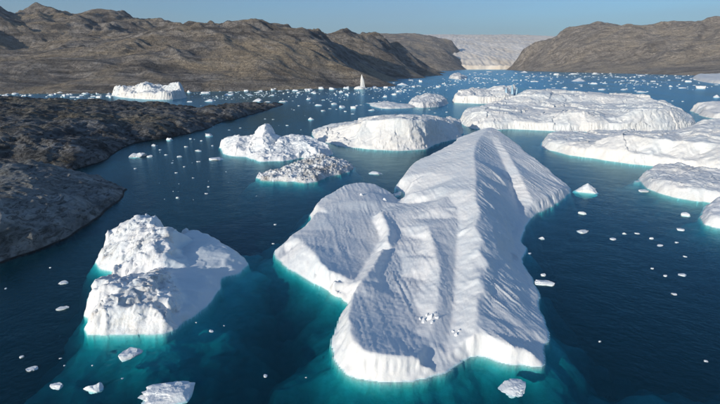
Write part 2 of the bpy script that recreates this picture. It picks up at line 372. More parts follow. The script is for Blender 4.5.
def glacier():
    x0, x1 = at_y(400, 60, 7700)[0], at_y(640, 60, 7700)[0]
    xs = np.linspace(x0, x1 + 1800, 340); ys = np.concatenate([np.linspace(7560, 7720, 24), np.geomspace(7735, 20000, 170)])
    X, Y = np.meshgrid(xs, ys)
    front = 7600 + 60 * fbm(X / 400, X * 0 + 3, 4)
    base = np.clip((Y - front) / 40, 0, 1)
    D = np.maximum(Y - front, 0)
    H = base * (60 + 14 * fbm(X / 60, Y / 200, 4)) + 590 * (D / 5000) ** 0.72 * np.clip(D / 300, 0, 1)
    H += np.clip(D / 500, 0, 1) * (26 * fbm(X / 900, Y / 1800, 4) + 1.5 * fbm(X / 160, Y / 70, 4, 0.5, True))
    H = np.where(base <= 0, -12, H)
    V = np.stack([X.ravel(), Y.ravel(), H.ravel()], 1)
    tag(obj('glacier', sub_mesh('glacier', V, grid_faces(len(ys), len(xs))), M['glacier']), kind='structure')
glacier()

# ------------------------------------------------------------------ icebergs and rock islands from outline + heights
def cells(x, y, seed=0):                     # broken-up plates: one random level for each irregular cell
    xi, yi = np.floor(x), np.floor(y); best = np.full(x.shape, 9e9); val = np.zeros(x.shape)
    for dx in (-1, 0, 1):
        for dy in (-1, 0, 1):
            cx_, cy_ = (xi + dx).astype(int), (yi + dy).astype(int)
            h = _perm[_perm[(cx_ + seed) & 255] + (cy_ & 255)]; h2 = _perm[h + 77]; h3 = _perm[h + 151]
            d = (cx_ + h / 255.0 - x) ** 2 + (cy_ + h2 / 255.0 - y) ** 2
            m = d < best; best = np.where(m, d, best); val = np.where(m, h3 / 127.5 - 1, val)
    return val
def polyline(P, sub=4):                      # open curve through points, in between filled in
    P = np.array(P, float); n = len(P); out = []
    for i in range(n - 1):
        a, b, c, d = P[max(i - 1, 0)], P[i], P[i + 1], P[min(i + 2, n - 1)]
        for k in range(sub):
            t = k / sub
            out.append(tuple(0.5 * (2 * b + (c - a) * t + (2 * a - 5 * b + 4 * c - d) * t * t + (3 * b - a - 3 * c + d) * t ** 3)))
    return out + [tuple(P[-1])]
def island(name, outline, heights, nx, ny, edge_noise=(1.0, 12.0), relief=((6.0, 0.35), (1.6, 0.10)), ridge=0.3,
           foot=(1.0, 0.4, 10.0), margin=None, warp=0.4, mat=None, foot_mat=None, sub=5, back=1.0, body='ice_body', drowned='submerged_foot',
           seed=0, flutes=0.0, geo=True, terr=None, stretch=(0.0, 1.0), smooth_part=None, foot_side=None, strata=None, sharp=1.0, soft=3, blocks=None):
    """outline rows: (px, py, z, rim, inset). z = 0: a point of the waterline. z > 0: a far rim seen against the water behind it."""
    P = []
    for row in outline:
        px, py, z = row[:3]
        if z < 0: z = at_y(px, py, -z)[2]; row = (px, py, z) + tuple((z,) + tuple(row[4:]) if len(row) > 3 else ())
        rim = row[3] if len(row) > 3 else z; ins = row[4] if len(row) > 4 else max(0.5 * max(rim, z), 0.8)
        x, y, _ = at_z(px, py, z); P.append((x, y, max(rim, z), ins * sharp, 1.0 if z > 0 else 0.0))
    P = np.array(P); N0 = normals2(P[:, :2]); P[:, :2] += N0 * (P[:, 3] * P[:, 4] * back)[:, None]
    C = catmull(P, sub); N = normals2(C[:, :2])
    s = np.cumsum(np.r_[0, np.hypot(*np.diff(C[:, :2], axis=0).T)])
    C[:, :2] += N * (edge_noise[0] * fbm(C[:, 0] / edge_noise[1] + seed, C[:, 1] / edge_noise[1], 4))[:, None]
    pts = [(c[0], c[1], 0.0) for c in C]
    inner = C[:, :2] - N * C[:, 3:4]
    sd = signed_dist(C[:, :2], inner[:, 0], inner[:, 1])
    for (x, y), r, i, d in zip(inner, C[:, 2], C[:, 3], sd):
        if r > 0 and d > 0.55 * i: pts.append((x, y, r))
    for h in heights:
        if isinstance(h, list): pts += polyline([at_y(q[0], q[1], -q[2]) if q[2] < 0 else at_z(*q) for q in h], 3)
        else:
            q = at_y(h[0], h[1], -h[2]) if h[2] < 0 else at_z(*h)
            sd_ = signed_dist(C[:, :2], np.array([q[0]]), np.array([q[1]]))[0]
            if sd_ > 0.3: pts.append(q)
    x0, y0 = C[:, :2].min(0); x1, y1 = C[:, :2].max(0)
    mg = margin if margin is not None else foot[2] / max(foot[1], 0.05)
    org = np.array([C[:, 0].mean(), C[:, 1].mean()])
    ymin = y0 - mg
    xs = np.linspace(x0 - mg, x1 + mg, nx); ys = np.geomspace(ymin, y1 + mg, ny) if geo and ymin > 10 else np.linspace(ymin, y1 + mg, ny)
    X, Y = np.meshgrid(xs, ys)
    D = signed_dist(C[:, :2], X, Y); H = tin(pts, xs, ys)
    for _ in range(soft):                    # takes the points' own small cones out of the surface
        G = np.pad(H, 1, mode='edge'); H = 0.25 * H + 0.125 * (G[:-2, 1:-1] + G[2:, 1:-1] + G[1:-1, :-2] + G[1:-1, 2:]) + 0.0625 * (G[:-2, :-2] + G[:-2, 2:] + G[2:, :-2] + G[2:, 2:])
    rel = np.zeros_like(X)
    cr, sr = math.cos(stretch[0]), math.sin(stretch[0]); U, W = X * cr + Y * sr, (-X * sr + Y * cr) / stretch[1]
    for wv, am in relief:
        rel += am * ((1 - ridge) * fbm(U / wv + seed * 3.7, W / wv, 4) + ridge * (fbm(U / wv + 50 + seed, W / wv + 20, 4, 0.5, True) - 0.7))
    k = np.clip(D / 2.0, 0, 1)
    if strata:                               # drawn-out wavy ribs: (turn, width, length / width, height)
        c2, s2 = math.cos(strata[0]), math.sin(strata[0]); A_, B_ = (X * c2 + Y * s2) / strata[1], (-X * s2 + Y * c2) / (strata[1] * strata[2])
        q = fbm(A_ + 0.3 * fbm(X / 9, Y / 9, 2), B_, 3, 0.55)
        if len(strata) > 4:                  # the far side of the crest line has ribs that run another way
            rp_ = np.array(sorted([at_z(*h)[:2] for h in heights[0]], key=lambda p: p[1])); xr = np.interp(Y, rp_[:, 1], rp_[:, 0])
            c3, s3 = math.cos(strata[4]), math.sin(strata[4])
            q2 = fbm((X * c3 + Y * s3) / 1.9 + 0.3 * fbm(X / 9, Y / 9, 2), (-X * s3 + Y * c3) / 34.0, 4, 0.55)
            m_ = np.clip((X - xr) / 3, 0, 1); q = q * (1 - m_) + q2 * m_ * strata[5] / strata[3]
        rel += strata[3] * (np.abs(q) * 1.4 - 0.4) * (0.35 + 0.65 * np.clip(0.5 + 1.2 * fbm(X / 40 + 3, Y / 40, 2), 0, 1))
    if blocks:
        wx_, wy_ = X + 0.25 * blocks[0] * fbm(X / blocks[0], Y / blocks[0] + 7, 3), Y + 0.25 * blocks[0] * fbm(X / blocks[0] + 11, Y / blocks[0], 3)
        rel += blocks[1] * (cells(wx_ / blocks[0], wy_ / (blocks[0] * blocks[2]), seed) + 0.5 * cells(wx_ / (0.4 * blocks[0]), wy_ / (0.4 * blocks[0] * blocks[2]), seed + 5))
    if smooth_part:                          # an area of its own look: (name, material, corner pixels with heights)
        SP_ = np.array([at_z(*q)[:2] for q in smooth_part[2]]); SD = signed_dist(SP_, X, Y) + 2.2 * fbm(X / 6, Y / 6, 4)
        rel *= np.clip(1 - (SD + 1.5) / 3, 0.12, 1)
    if flutes:
        gx, gy = np.gradient(H, axis=1) / np.gradient(X, axis=1), np.gradient(H, axis=0) / np.gradient(Y, axis=0)
        steep = np.clip(np.hypot(gx, gy) - 0.5, 0, 2) / 2
        rel += -flutes * steep * np.clip(1.6 - D / 6, 0.15, 1) * np.abs(fbm(X / 3.0 + seed, Y / 9.0, 3))
    if terr:
        q = H / terr + 0.35 * fbm(X / 14 + seed, Y / 14, 3); H = H + 0.5 * terr * np.clip(np.sin(2 * np.pi * q) / (2 * np.pi), -1, 1) * k * 1.6
    Zin = np.maximum(H + rel * k, 0.12 * np.clip(D, 0, 2))
    d = -D
    fs = 1.0
    if foot_side:                            # the drowned slope falls off more steeply towards this side
        q = ((X - org[0]) * foot_side[0] + (Y - org[1]) * foot_side[1]) / np.hypot((x1 - x0) / 2 * foot_side[0], (y1 - y0) / 2 * foot_side[1])
        fs = 1 + foot_side[2] * np.clip(q * 0.8 + 0.3, 0, 1)
    Zout = -(foot[0] * np.minimum(d, 1.2) + foot[1] * fs * np.maximum(d - 1.2, 0) + 0.008 * np.maximum(d - 4, 0) ** 2) * (1 + 0.45 * fbm(X / 18 + seed, Y / 18, 3)) + 0.25 * rel * np.clip(d / 3, 0, 1)
    Zout = np.minimum(Zout, -0.12 * np.clip(d, 0, 3))
    cell = 1.3 * max((x1 - x0 + 2 * mg) / nx, (y1 - y0 + 2 * mg) / ny * 0.8); Zout = np.where(d < cell, np.maximum(Zout, -0.3), Zout)     # small wave-cut ledge
    Z = np.where(D > 0, Zin, Zout)
    if warp:
        g = warp * np.clip(np.abs(Z) / 3, 0, 1)
        X = X + g * fbm(Z / 2.5 + Y / 5 + seed, X / 6, 3); Y = Y + g * fbm(Z / 2.5 - X / 5, Y / 6 + seed, 3)
    V = np.stack([(X - org[0]).ravel(), (Y - org[1]).ravel(), Z.ravel()], 1)
    Fq = grid_faces(ny, nx); zf = V[Fq][:, :, 2]
    keep = zf.min(1) > -foot[2]
    up = zf.max(1) > -0.25
    root = empty(name, (org[0], org[1], 0))
    if smooth_part:
        on = (SD.ravel()[Fq].mean(1) > 0) & keep & up; obj(smooth_part[0], sub_mesh(smooth_part[0], V, Fq[on]), smooth_part[1], root); up_only = keep & up & ~on
    else: up_only = keep & up
    obj(body, sub_mesh(body, V, Fq[up_only]), mat, root)
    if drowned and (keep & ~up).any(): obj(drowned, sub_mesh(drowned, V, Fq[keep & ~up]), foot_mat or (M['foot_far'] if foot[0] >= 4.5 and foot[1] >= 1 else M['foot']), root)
    root['body_origin'] = [float(org[0]), float(org[1])]
    return root

# --- left shore rocks
near_rock = island('shore_rock', [(124, 192, 0, 1.5, 3), (117, 202, 0, 3, 3), (97, 218, 0, 4, 3), (70, 236, 0, 5, 4), (40, 250, 0, 6, 4), (0, 263, 0, 6, 4), (-60, 280, 0, 6, 4), (-150, 300, 0, 6, 5),
        (-260, 260, 0, 6, 5), (-190, 180, 7, 7, 12), (-90, 168, 11, 11, 12), (0, 163, 17, 17, 10), (30, 163, 15, 15, 9), (60, 165, 13, 13, 9), (90, 173, 8, 8, 6), (110, 182, 3.5, 3.5, 4), (121, 188.5, 1, 1, 3)],
    [(0, 200, 18), (40, 200, 14), (-60, 200, 12), (-60, 240, 8), (-150, 230, 6),  (0, 225, 13.5), (30, 228, 10), (60, 210, 9.5), (85, 195, 7.5), (100, 200, 5), (20, 180, 17.5), (60, 180, 13)],
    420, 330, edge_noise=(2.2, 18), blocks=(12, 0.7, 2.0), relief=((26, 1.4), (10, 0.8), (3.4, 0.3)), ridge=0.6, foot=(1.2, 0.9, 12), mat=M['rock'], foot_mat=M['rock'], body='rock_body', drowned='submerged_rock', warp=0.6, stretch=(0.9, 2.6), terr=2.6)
tag(near_rock, 'dark rounded shore rock with a bare streaked slope above black water', 'rock')
headland = island('rocky_headland', [(284, 104.5, 0, 2, 5), (270, 109, 0, 4, 6), (250, 115, 0, 5, 6), (235, 119.5, 0, 5, 6), (222, 121.5, 0, 4, 6), (214, 126, 0, 5, 5), (200, 130, 0, 4, 5), (186, 134.5, 0, 3, 5), (165, 138, 0, 4, 5), (140, 142.5, 0, 4, 5), (122, 148, 0, 4, 5),
        (112, 155, 0, 4, 5), (98, 163, 0, 4, 4), (60, 172, 0, 4, 4), (-40, 180, 0, 4, 4), (-200, 190, 0, 4, 4), (-380, 160, 0, 8, 8), (-330, 105, 18, 18, 20), (-120, 98, 20, 20, 20), (0, 97, 18, 18, 20), (40, 98, 16, 16, 20), (80, 100, 14, 14, 18), (120, 101, 13, 13, 18), (150, 103, 12, 12, 15),
        (180, 106, 9, 9, 12), (205, 107, 8, 8, 10), (222, 104, 9, 9, 10), (245, 103, 8, 8, 8), (266, 103.5, 5, 5, 6), (280, 103.5, 1.5, 2, 5)],
    [(245, 107, 10), (228, 110, 11), (255, 109, 6), (205, 115, 8), (180, 112, 11), (180, 122, 11), (150, 110, 15), (150, 125, 12), (100, 110, 19), (100, 125, 17), (50, 110, 22), (50, 130, 20), (0, 108, 24), (0, 130, 25), (60, 145, 14), (100, 142, 11), (130, 135, 9), (0, 150, 15), (-100, 130, 25), (-200, 130, 25), (30, 158, 9)],
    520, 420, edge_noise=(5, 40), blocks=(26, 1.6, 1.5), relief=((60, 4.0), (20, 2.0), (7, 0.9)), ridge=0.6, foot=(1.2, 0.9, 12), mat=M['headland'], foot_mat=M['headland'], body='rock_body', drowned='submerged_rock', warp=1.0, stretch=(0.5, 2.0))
tag(headland, 'low dark rocky headland with brown heath running out to a narrow tip', 'headland')

# --- the big iceberg in the middle
big = island('iceberg',
    [(437, 373, 0, 1.0, 2.0), (428, 377, 0, 0, 2.0), (415, 380, 0, 0, 2.2), (400, 381, 0, 0, 2.2), (385, 380.5, 0, 0, 2.4), (358, 378.5, 0, 0, 3.2), (342, 369, 0, 0, 4.0), (334, 353, 0, 0, 4.5), (333, 336, 0, 0, 4.6), (342, 319, 0, 0, 3.8),
     (346, 306, 0, 0, 3.0), (340, 297, 0, 0, 3.0), (325, 288, 0, 0, 4.0), (305, 277, 0, 0, 5.5), (286, 266, 0, 0, 6.5), (277, 256, 0, 0, 6.0),
     (279, 249, 1.5, 1.5, 2), (290, 237, 3.6, 3.6, 3), (303, 226, 4.6, 4.6, 3), (315, 213.5, 5.4, 5.4, 3), (317, 203, 5.8, 5.8, 3), (331, 193, 7.4, 7.4, 4), (345, 185, 8.2, 8.2, 5), (360, 181.5, 8.2, 8.2, 5), (377, 184.5, 7, 7, 5), (390, 192, 4.5, 4.5, 4), (398, 199, 2, 2, 3),
     (403, 199.5, 0, 3, 3), (405, 194, 0, 5.5, 4), (404, 186, 1.5, 5.5, 4), (404, 177, 7, 7, 5), (412, 164, 9, 9, 5), (428, 155.5, 11.5, 11.5, 6), (442, 148.5, 15, 15, 7), (452, 143, 18.5, 18.5, 8), (459, 137, 21, 21, 8), (470, 133, 24, 24, 8), (480, 129, 27, 27, 8),
     (490, 126.5, 28.5, 28.5, 8), (505, 134.5, 25.5, 25.5, 7), (520, 146, 20, 20, 6), (535, 158, 15.5, 15.5, 6), (550, 170, 9.5, 9.5, 5), (562, 180, 5, 5, 3), (568, 185, 2.2, 2.2, 2),
     (569, 191, 0, 2, 2), (565, 197, 0, 4.2, 2.4), (552, 205.5, 0, 4.6, 3), (540, 211, 0, 4.2, 3), (531, 216, 0, 2.4, 3), (525, 227, 0, 0.8, 3), (521, 240, 0, 1.4, 4), (526, 249, 0, 1.5, 4), (522, 258, 0, 1.4, 4), (529, 272, 0, 1.6, 4), (535, 286, 0, 1.4, 4),
     (538, 300, 0, 1.4, 4), (543, 320, 0, 1.2, 4), (548, 338, 0, 1.2, 3), (541, 346, 0, 1.0, 3), (544, 366, 0, 1.4, 1.8), (520, 363.5, 0, 3.6, 2), (495, 358.5, 0, 4.8, 2.2), (477, 356, 0, 5.2, 2.2), (462, 359.5, 0, 2.4, 2.5), (448, 367, 0, 1.2, 2.5)],
    [[(490, 127.5, 28.5), (484, 133, 27.5), (478, 140, 26), (475, 148, 24.6), (474, 155, 23.2), (475, 165, 21.4), (476, 175, 19.8), (476, 188, 18), (476, 200, 16.4), (480, 213, 15), (475, 226, 14.0), (484, 240, 12.4), (478, 249.5, 11.6), (489, 264, 10.0), (477, 279, 9.2), (489, 286.5, 8.4), (478, 296, 8.0), (477, 312, 7.0), (476, 324, 6.3), (474, 336, 5.6)],
     [(492, 140, 24), (497, 150, 20), (504, 165, 14.5), (511, 182, 9), (516, 200, 4), (520, 214, 1.4)], (491, 170, 18.2), (496, 188, 13.6), (505, 206, 7.2), (512, 222, 3), (494, 207, 12.4), (500, 178, 14),
     [(497, 137, 25.5), (505, 149, 20.8), (513, 162, 16.6), (521, 177, 12.4), (528, 192, 8), (533, 203, 4.4)], (515, 154, 18), (528, 170, 12), (540, 182, 8), (550, 190, 5.6),
     [(483, 190, 16.4), (485, 203, 14.4), (490, 216, 12.4), (493, 229, 10.8), (496, 243, 9.4), (497, 266, 7.4), (493, 294, 5.9), (488, 318, 5.2)], (505, 260, 6.0), (510, 285, 5), (505, 310, 4.6), (520, 300, 3.2), (525, 330, 2.4), (500, 335, 4.7), (520, 345, 3.2), (490, 320, 5.6), (497, 285, 6.2), (510, 240, 5.4), (503, 225, 8.4),
     # left rim and the hollow behind it
     [(353, 292, 6.0), (349, 303, 6.3), (348, 318, 6.5), (351, 335, 6.5), (361, 349, 6.2), (384, 356, 5.6), (403, 357, 5.0), (418, 359, 4.0), (433, 367, 2.0)], (450, 355, 1.8), (460, 348, 2.8),
     (375, 318, 4.6), (395, 322, 3.1), (413, 332, 2.0), (375, 300, 4.7), (395, 298, 3.4), (413, 302, 2.2), (423, 320, 1.7), (400, 338, 3.3), (380, 335, 4.4),
     [(428, 340, 2.8), (436, 315, 4.0), (439, 290, 5.6), (439, 265, 7.6), (434, 245, 9.4), (428, 225, 10.6)], [(446, 345, 1.6), (452, 322, 2.0), (454, 295, 3.2), (455, 268, 4.8), (457, 245, 6.8), (459, 225, 9.0), (456, 208, 11.4)],
     (467, 300, 5.6), (471, 270, 7.8), (466, 330, 4.2), (469, 245, 10.0),
     (417, 255, 5.2), (402, 258, 4.3), (408, 237, 6.0), (412, 219, 8.2), (402, 276, 3.0), (385, 286, 3.7), (422, 280, 3.2), (424, 240, 7.0),
     [(381, 211, 8.6), (384, 221, 8.8), (389, 233, 8.6), (379, 256, 7.8), (369, 272, 7.3), (358, 284, 6.8)], [(394, 215, 7.4), (398, 236, 6.2), (389, 256, 5.4), (380, 274, 5.0)],
     # the lower left lobe below the step
     [(372, 214, 3.8), (374, 224, 3.3), (381, 237, 2.6), (370, 257, 2.4), (360, 273, 2.8), (350, 284, 4.0)], [(296, 238, 5.4), (304, 244, 6.2), (313, 252, 6.8), (322, 265, 6.8), (335, 280, 6.4)],
     (340, 250, 4.7), (332, 230, 5.2), (352, 238, 3.7), (355, 222, 4.4), (356, 257, 3.2), (366, 240, 2.8), (346, 268, 4.3), (318, 235, 5.8), [(320, 207, 7.2), (335, 203, 7.8), (352, 201, 7.8), (370, 201, 7.2), (386, 202, 5.2)], [(325, 215, 5.9), (345, 211, 5.6), (365, 210, 4.9), (382, 209, 4.2)], (396, 204, 2.8), (348, 193, 8.0), (365, 191, 7.8), (381, 195, 6.0),
     # cleft and far shoulder
     (401, 203.5, 2.8), (410, 204, 5.0), (420, 203.2, 6.6), (432, 201, 9.0), (410, 193, 8.5), (425, 197, 10), (412, 178, 10), (430, 172, 13), (445, 160, 16), (455, 150, 19.6), (465, 143, 23), (440, 187, 13.8), (455, 178, 16.4), (465, 165, 20), (462, 190, 16.8), (425, 208, 9.8), (405, 209, 7.6), (436, 207, 12.2), (455, 206, 12.6), (448, 196, 13.6), (460, 232, 9.9)],
    500, 500, edge_noise=(1.2, 9), relief=((18, 0.22), (5.5, 0.08), (1.6, 0.05)), ridge=0.5, foot=(3.2, 0.65, 26), margin=36, mat=M['snow'], warp=0.35, seed=1, flutes=3.4, stretch=(0.1, 2.6), foot_side=(0.9, 0.4, 2.5), strata=(0.16, 1.3, 34.0, 0.34, 0.62, 0.75), soft=2)
tag(big, 'long white iceberg with a central ridge, snowy hollows and a bright curved front rim', 'iceberg')

# --- two-humped iceberg on the left
leftberg = island('iceberg',
    [(86, 333, 0, 1.0, 1.0), (100, 334, 0, 7.5, 3.2), (115, 334.5, 0, 7.0, 4), (130, 334, 0, 6.5, 4.5), (148, 333.8, 0, 5.4, 5), (160, 333, 0, 4.2, 5), (172, 329, 0, 3.0, 5), (185, 320.5, 0, 2.2, 3), (204, 307.5, 0, 2.0, 3), (218, 291, 0, 2.0, 3), (222, 278, 0, 1.8, 3), (235, 274, 0, 2.2, 3), (245, 267, 0, 1.4, 3),
     (242, 258, 1.6, 1.6, 2), (236, 251, 2.8, 2.8, 2), (226, 244, 4.0, 4.0, 3), (209, 234, 5.0, 5.0, 3), (193, 229, 5.2, 5.2, 3), (181, 228, 6.0, 6.0, 3), (177, 222, 13, 13, 4), (171, 216.5, 14, 14, 4), (157, 213.5, 15, 15, 5), (139, 215, 15, 15, 5), (123, 220.5, 13, 13, 4), (110, 231, 10, 10, 4),
     (103, 247, 5, 5, 3), (106, 262, 1.5, 4, 3), (115, 274, 0, 4.5, 3), (104, 283, 2, 4, 3), (94, 290, 5, 7, 2.5), (91, 305, 3, 5.5, 2), (88, 320, 0, 4.5, 2)],
    [(150, 214, 15), (150, 225, 13.8), (150, 240, 11.6), (150, 254, 9), (135, 225, 13.6), (125, 240, 10), (120, 255, 7.4), (138, 262, 6.6), (160, 262, 7.2), (169, 226, 14), (176, 231, 12.2), (171, 246, 10.4), (167, 257, 8.4), (165, 238, 12.2),
     (183, 234, 6), (181, 248, 5), (177, 260, 4.6), (172, 270, 4.4), (130, 278, 2.4), (120, 277, 1.8), (145, 273, 3.2), (158, 271, 4.2),
     (95, 290, 8.2), (103, 286.5, 9.4), (115, 289, 8.6), (130, 288, 8.2), (145, 281, 8.2), (160, 275, 7.6), (167, 284, 6.8), (168, 296, 5.8), (170, 308, 4.8), (150, 300, 6.6), (125, 303, 7.2), (105, 300, 8.2), (112, 296, 6.6), (122, 296, 6.9), (158, 312, 5.2), (165, 318, 4.2),
     (178, 300, 4.7), (181, 312, 3.2), (190, 302, 3.5), (200, 291, 3.3), (206, 276, 3.4), (190, 270, 3.8), (186, 311, 2.4), (185, 258, 5.0), (200, 249, 6.4), (211, 252, 5.2), (231, 254, 4.4), (222, 262, 3.4), (210, 266, 3.4), (195, 240, 5.6), (205, 243, 6.2), (220, 248, 4.6), (180, 290, 4.0), (178, 280, 4.0)],
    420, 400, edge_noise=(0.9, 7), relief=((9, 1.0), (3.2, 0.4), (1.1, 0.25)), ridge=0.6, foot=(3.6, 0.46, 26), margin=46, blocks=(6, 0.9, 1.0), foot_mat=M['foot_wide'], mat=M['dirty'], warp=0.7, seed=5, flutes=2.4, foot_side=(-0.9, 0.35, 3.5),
    smooth_part=('ice_tongue', M['tongue'], [(179, 226, 8), (176, 240, 8), (172, 256, 6), (164, 268, 4.5), (172, 282, 5), (178, 300, 4.5), (174, 316, 3), (182, 330, 0), (225, 310, 0), (262, 270, 0), (245, 240, 3), (200, 222, 6)]))
tag(leftberg, 'grubby two-humped iceberg with a smooth blue-grey tongue beside the dark shore rock', 'iceberg')

# --- flat-topped berg behind the big one
tab = island('iceberg',
    [(315.5, 139, 0, 3, 2), (328, 143, 0, 0, 3), (340, 145.5, 0, 0, 4), (365, 148.5, 0, 0, 4), (385, 150, 0, 0, 4), (402, 150.5, 0, 0, 4), (424, 149, 0, 0, 4), (438, 143, 0, 0, 4), (452, 140, 0, 0, 3), (459, 138, 0, 5, 3),
     (460.5, 129, -562, 0, 3), (459.5, 119.5, -590, 0, 3), (440, 116, -585, 0, 4), (418, 115, -580, 0, 4), (400, 114, -580, 0, 4), (378, 116, -580, 0, 4), (358, 118.5, -582, 0, 4), (340, 121.5, -588, 0, 4), (326, 125, -592, 0, 4), (315, 128.5, -588, 0, 3)],
    [[(319, 131, -568), (328, 128, -540), (340, 125, -520), (353, 123, -506), (365, 121.5, -496), (382, 120, -486), (400, 118.5, -479), (415, 118.5, -482), (427, 118.8, -492), (437, 119.5, -528), (447, 120.5, -548), (456, 122, -562)], (400, 116, -520), (375, 119, -530), (430, 117.3, -545), (345, 123.5, -550),
     (372, 133, -486), (355, 134, -498), (410, 135, -470), (421, 131, -482), (390, 132, -474)],
    320, 200, edge_noise=(3, 22), relief=((30, 0.9), (9, 0.5), (3, 0.25)), ridge=0.5, foot=(4.5, 1.0, 22), blocks=(26, 1.5, 1.0), mat=M['far_ice'], warp=1.0, seed=9, flutes=5.0, back=0.7, soft=2)
tag(tab, 'broad white wedge of ice with a flat sloping top behind the long ridged iceberg', 'iceberg')

# --- jagged white berg and the silty rubble berg in front of it
jag = island('iceberg',
    [(222, 149.5, 0, 3.5, 3), (225, 154.5, 0, 3, 3), (245, 157, 0, 3, 4), (258, 161, 0, 2.5, 4), (274, 161, 0, 2.5, 4), (289, 160, 0, 3, 4), (305, 157.5, 0, 4, 4), (320, 158.5, 0, 5, 4), (329, 155, 0, 5, 3),
     (329, 145, 8, 8, 4), (318, 138.5, 12, 12, 4), (305, 135.5, 14, 14, 4), (291, 135, 14, 14, 4), (280.5, 135.5, 14, 14, 4), (272, 129.5, 19, 19, 5), (265, 124, 25, 25, 6), (259.5, 127.5, 21, 21, 5), (251, 135, 13.5, 13.5, 4), (240, 135, 13, 13, 4), (232.5, 135.5, 12, 12, 4), (221, 137.5, 10, 10, 3), (226, 144, 5, 5, 3)],
    [(265, 125, 25), (266, 131, 19.5), (262, 137, 15.6), (272, 137, 15), (257, 142, 11.5), (279, 141, 11.6), (290, 141, 11.4), (250, 143, 9), (275, 143, 9.5), (290, 143, 10), (305, 143, 10.5), (315, 147, 9), (300, 151, 6), (280, 152, 5), (250, 150, 6), (235, 146, 8), (240, 139, 12), (265, 147, 8)],
    300, 210, edge_noise=(2.5, 12), relief=((14, 0.8), (5, 0.5), (1.8, 0.15)), ridge=0.6, foot=(4.5, 1.0, 22), blocks=(11, 1.1, 1.0), mat=M['ice'], warp=1.0, seed=13, flutes=3.0, back=0.8, soft=1)
tag(jag, 'jagged white iceberg with one sharp peak behind the low silty rubble berg', 'iceberg')
rub = island('iceberg',
    [(258, 174, 0, 2, 2), (261, 180, 0, 1.6, 2), (282, 181, 0, 2, 2), (293, 181, 0, 2, 2), (304, 183, 0, 2.2, 2), (316, 181, 0, 2.4, 2), (330, 176, 0, 2.4, 2), (345, 172.5, 0, 2, 2), (355, 167, 0, 1.2, 2),
     (346, 160.5, 4, 4, 2), (333, 157.5, 6, 6, 2.5), (320, 154, 7, 7, 3), (307, 157, 6, 6, 3), (293, 163, 4, 4, 2.5), (278, 169, 2.6, 2.6, 2), (266, 171.5, 2.4, 2.4, 2)],
    [(320, 160, 6.4), (332, 163, 5.4), (305, 165, 5), (295, 172, 3.4), (318, 172, 4), (340, 166, 3.6), (275, 175, 2), (305, 175, 3)],
    300, 220, edge_noise=(2.0, 6), relief=((7, 1.5), (2.6, 1.0), (1.1, 0.4)), ridge=0.6, foot=(3.6, 0.8, 20), blocks=(3.5, 0.7, 1.0), mat=M['rubble'], warp=0.7, seed=17, back=0.7)
tag(rub, 'low iceberg covered in silty grey rubble beside the jagged white one', 'iceberg')

# --- right-hand group
backr = island('iceberg',
    [(463, 124, 0, 7, 4), (475, 128.5, 0, 8, 4), (492, 129.5, 0, 9, 4), (513, 129, 0, 9, 4), (540, 130.5, 0, 8, 4), (575, 131.5, 0, 9, 4), (610, 132, 0, 9, 4), (644, 132, 0, 10, 4), (672, 131, 0, 9, 4), (688, 129.5, 0, 8, 4), (696, 126, 0, 7, 4),
     (696, 117, -668, 0, 5), (678, 107, -695, 0, 6), (660, 99, -735, 0, 6), (645, 95, -775, 0, 7), (632, 93.5, -805, 0, 7), (608, 93.5, -825, 0, 7), (580, 90.5, -845, 0, 7), (556, 90, -850, 0, 7), (540, 90, -850, 0, 7), (526, 90.5, -845, 0, 7), (514, 96, -835, 0, 7), (497, 101, -805, 0, 6), (480, 106, -765, 0, 6), (467, 110, -725, 0, 5), (462, 116, -695, 0, 4)],
    [[(468, 115, -668), (475, 112.5, -650), (492, 111.5, -642), (512, 113.5, -637), (526, 117, -634), (540, 119, -630), (552, 116.5, -622), (564, 112.5, -616), (577, 111, -614), (592, 112.5, -614), (604, 117, -610), (612, 121.5, -606), (620, 117, -606), (632, 111.5, -608), (645, 108.5, -610), (660, 107.5, -614), (672, 111.5, -622), (684, 118, -634)],
     (640, 120, -612), (575, 121, -602), (500, 104, -735), (530, 104.5, -745), (560, 105, -735), (600, 106, -722), (625, 107, -700), (490, 108, -690), (520, 110, -690), (560, 109.5, -680), (600, 111, -665), (540, 114, -655), (610, 112, -660),
     [(530, 101, -765), (548, 101, -768), (575, 102, -764), (600, 103, -758), (628, 103.5, -745)], [(531, 94.5, -790), (550, 94.5, -790), (575, 94.8, -787), (600, 96.5, -780), (628, 97, -768)], (648, 99.5, -745), (655, 103, -690), (668, 106, -670), (580, 92, -818)],
    430, 280, edge_noise=(4, 28), relief=((45, 1.4), (14, 0.7), (5, 0.3)), ridge=0.5, foot=(4.5, 1.0, 22), blocks=(40, 2.2, 1.2), mat=M['far_ice'], warp=1.2, seed=21, flutes=5.0, back=0.8, soft=2)
tag(backr, 'very broad stepped iceberg with grey upper terraces and scalloped white cliffs', 'iceberg')
finb = island('iceberg',
    [(454.5, 102.5, 0, 16, 7), (474, 103.5, 0, 16, 7), (495, 103.5, 0, 14, 8), (514, 103, 0, 14, 8), (519, 99.5, 0, 14, 8),
     (518, 93, -1120), (515.5, 83, -1150), (498, 86, -1150), (482, 89, -1140), (469.5, 87, -1120), (456, 90, -1100)],
    [(469, 91, -1085), (490, 92, -1100), (505, 91, -1090), (480, 96, -1070), (500, 97, -1060), (460, 94, -1075), (512, 95, -1070)],
    200, 140, edge_noise=(5, 35), relief=((40, 3.0), (14, 1.6)), ridge=0.5, foot=(4.5, 1.0, 22), sharp=0.6, blocks=(26, 1.6, 1.0), mat=M['far_ice'], warp=1.5, seed=25, flutes=7.0, back=0.5)
tag(finb, 'white iceberg with dark blue ice fins on its end behind the broad stepped one', 'iceberg')
bo = finb['body_origin']
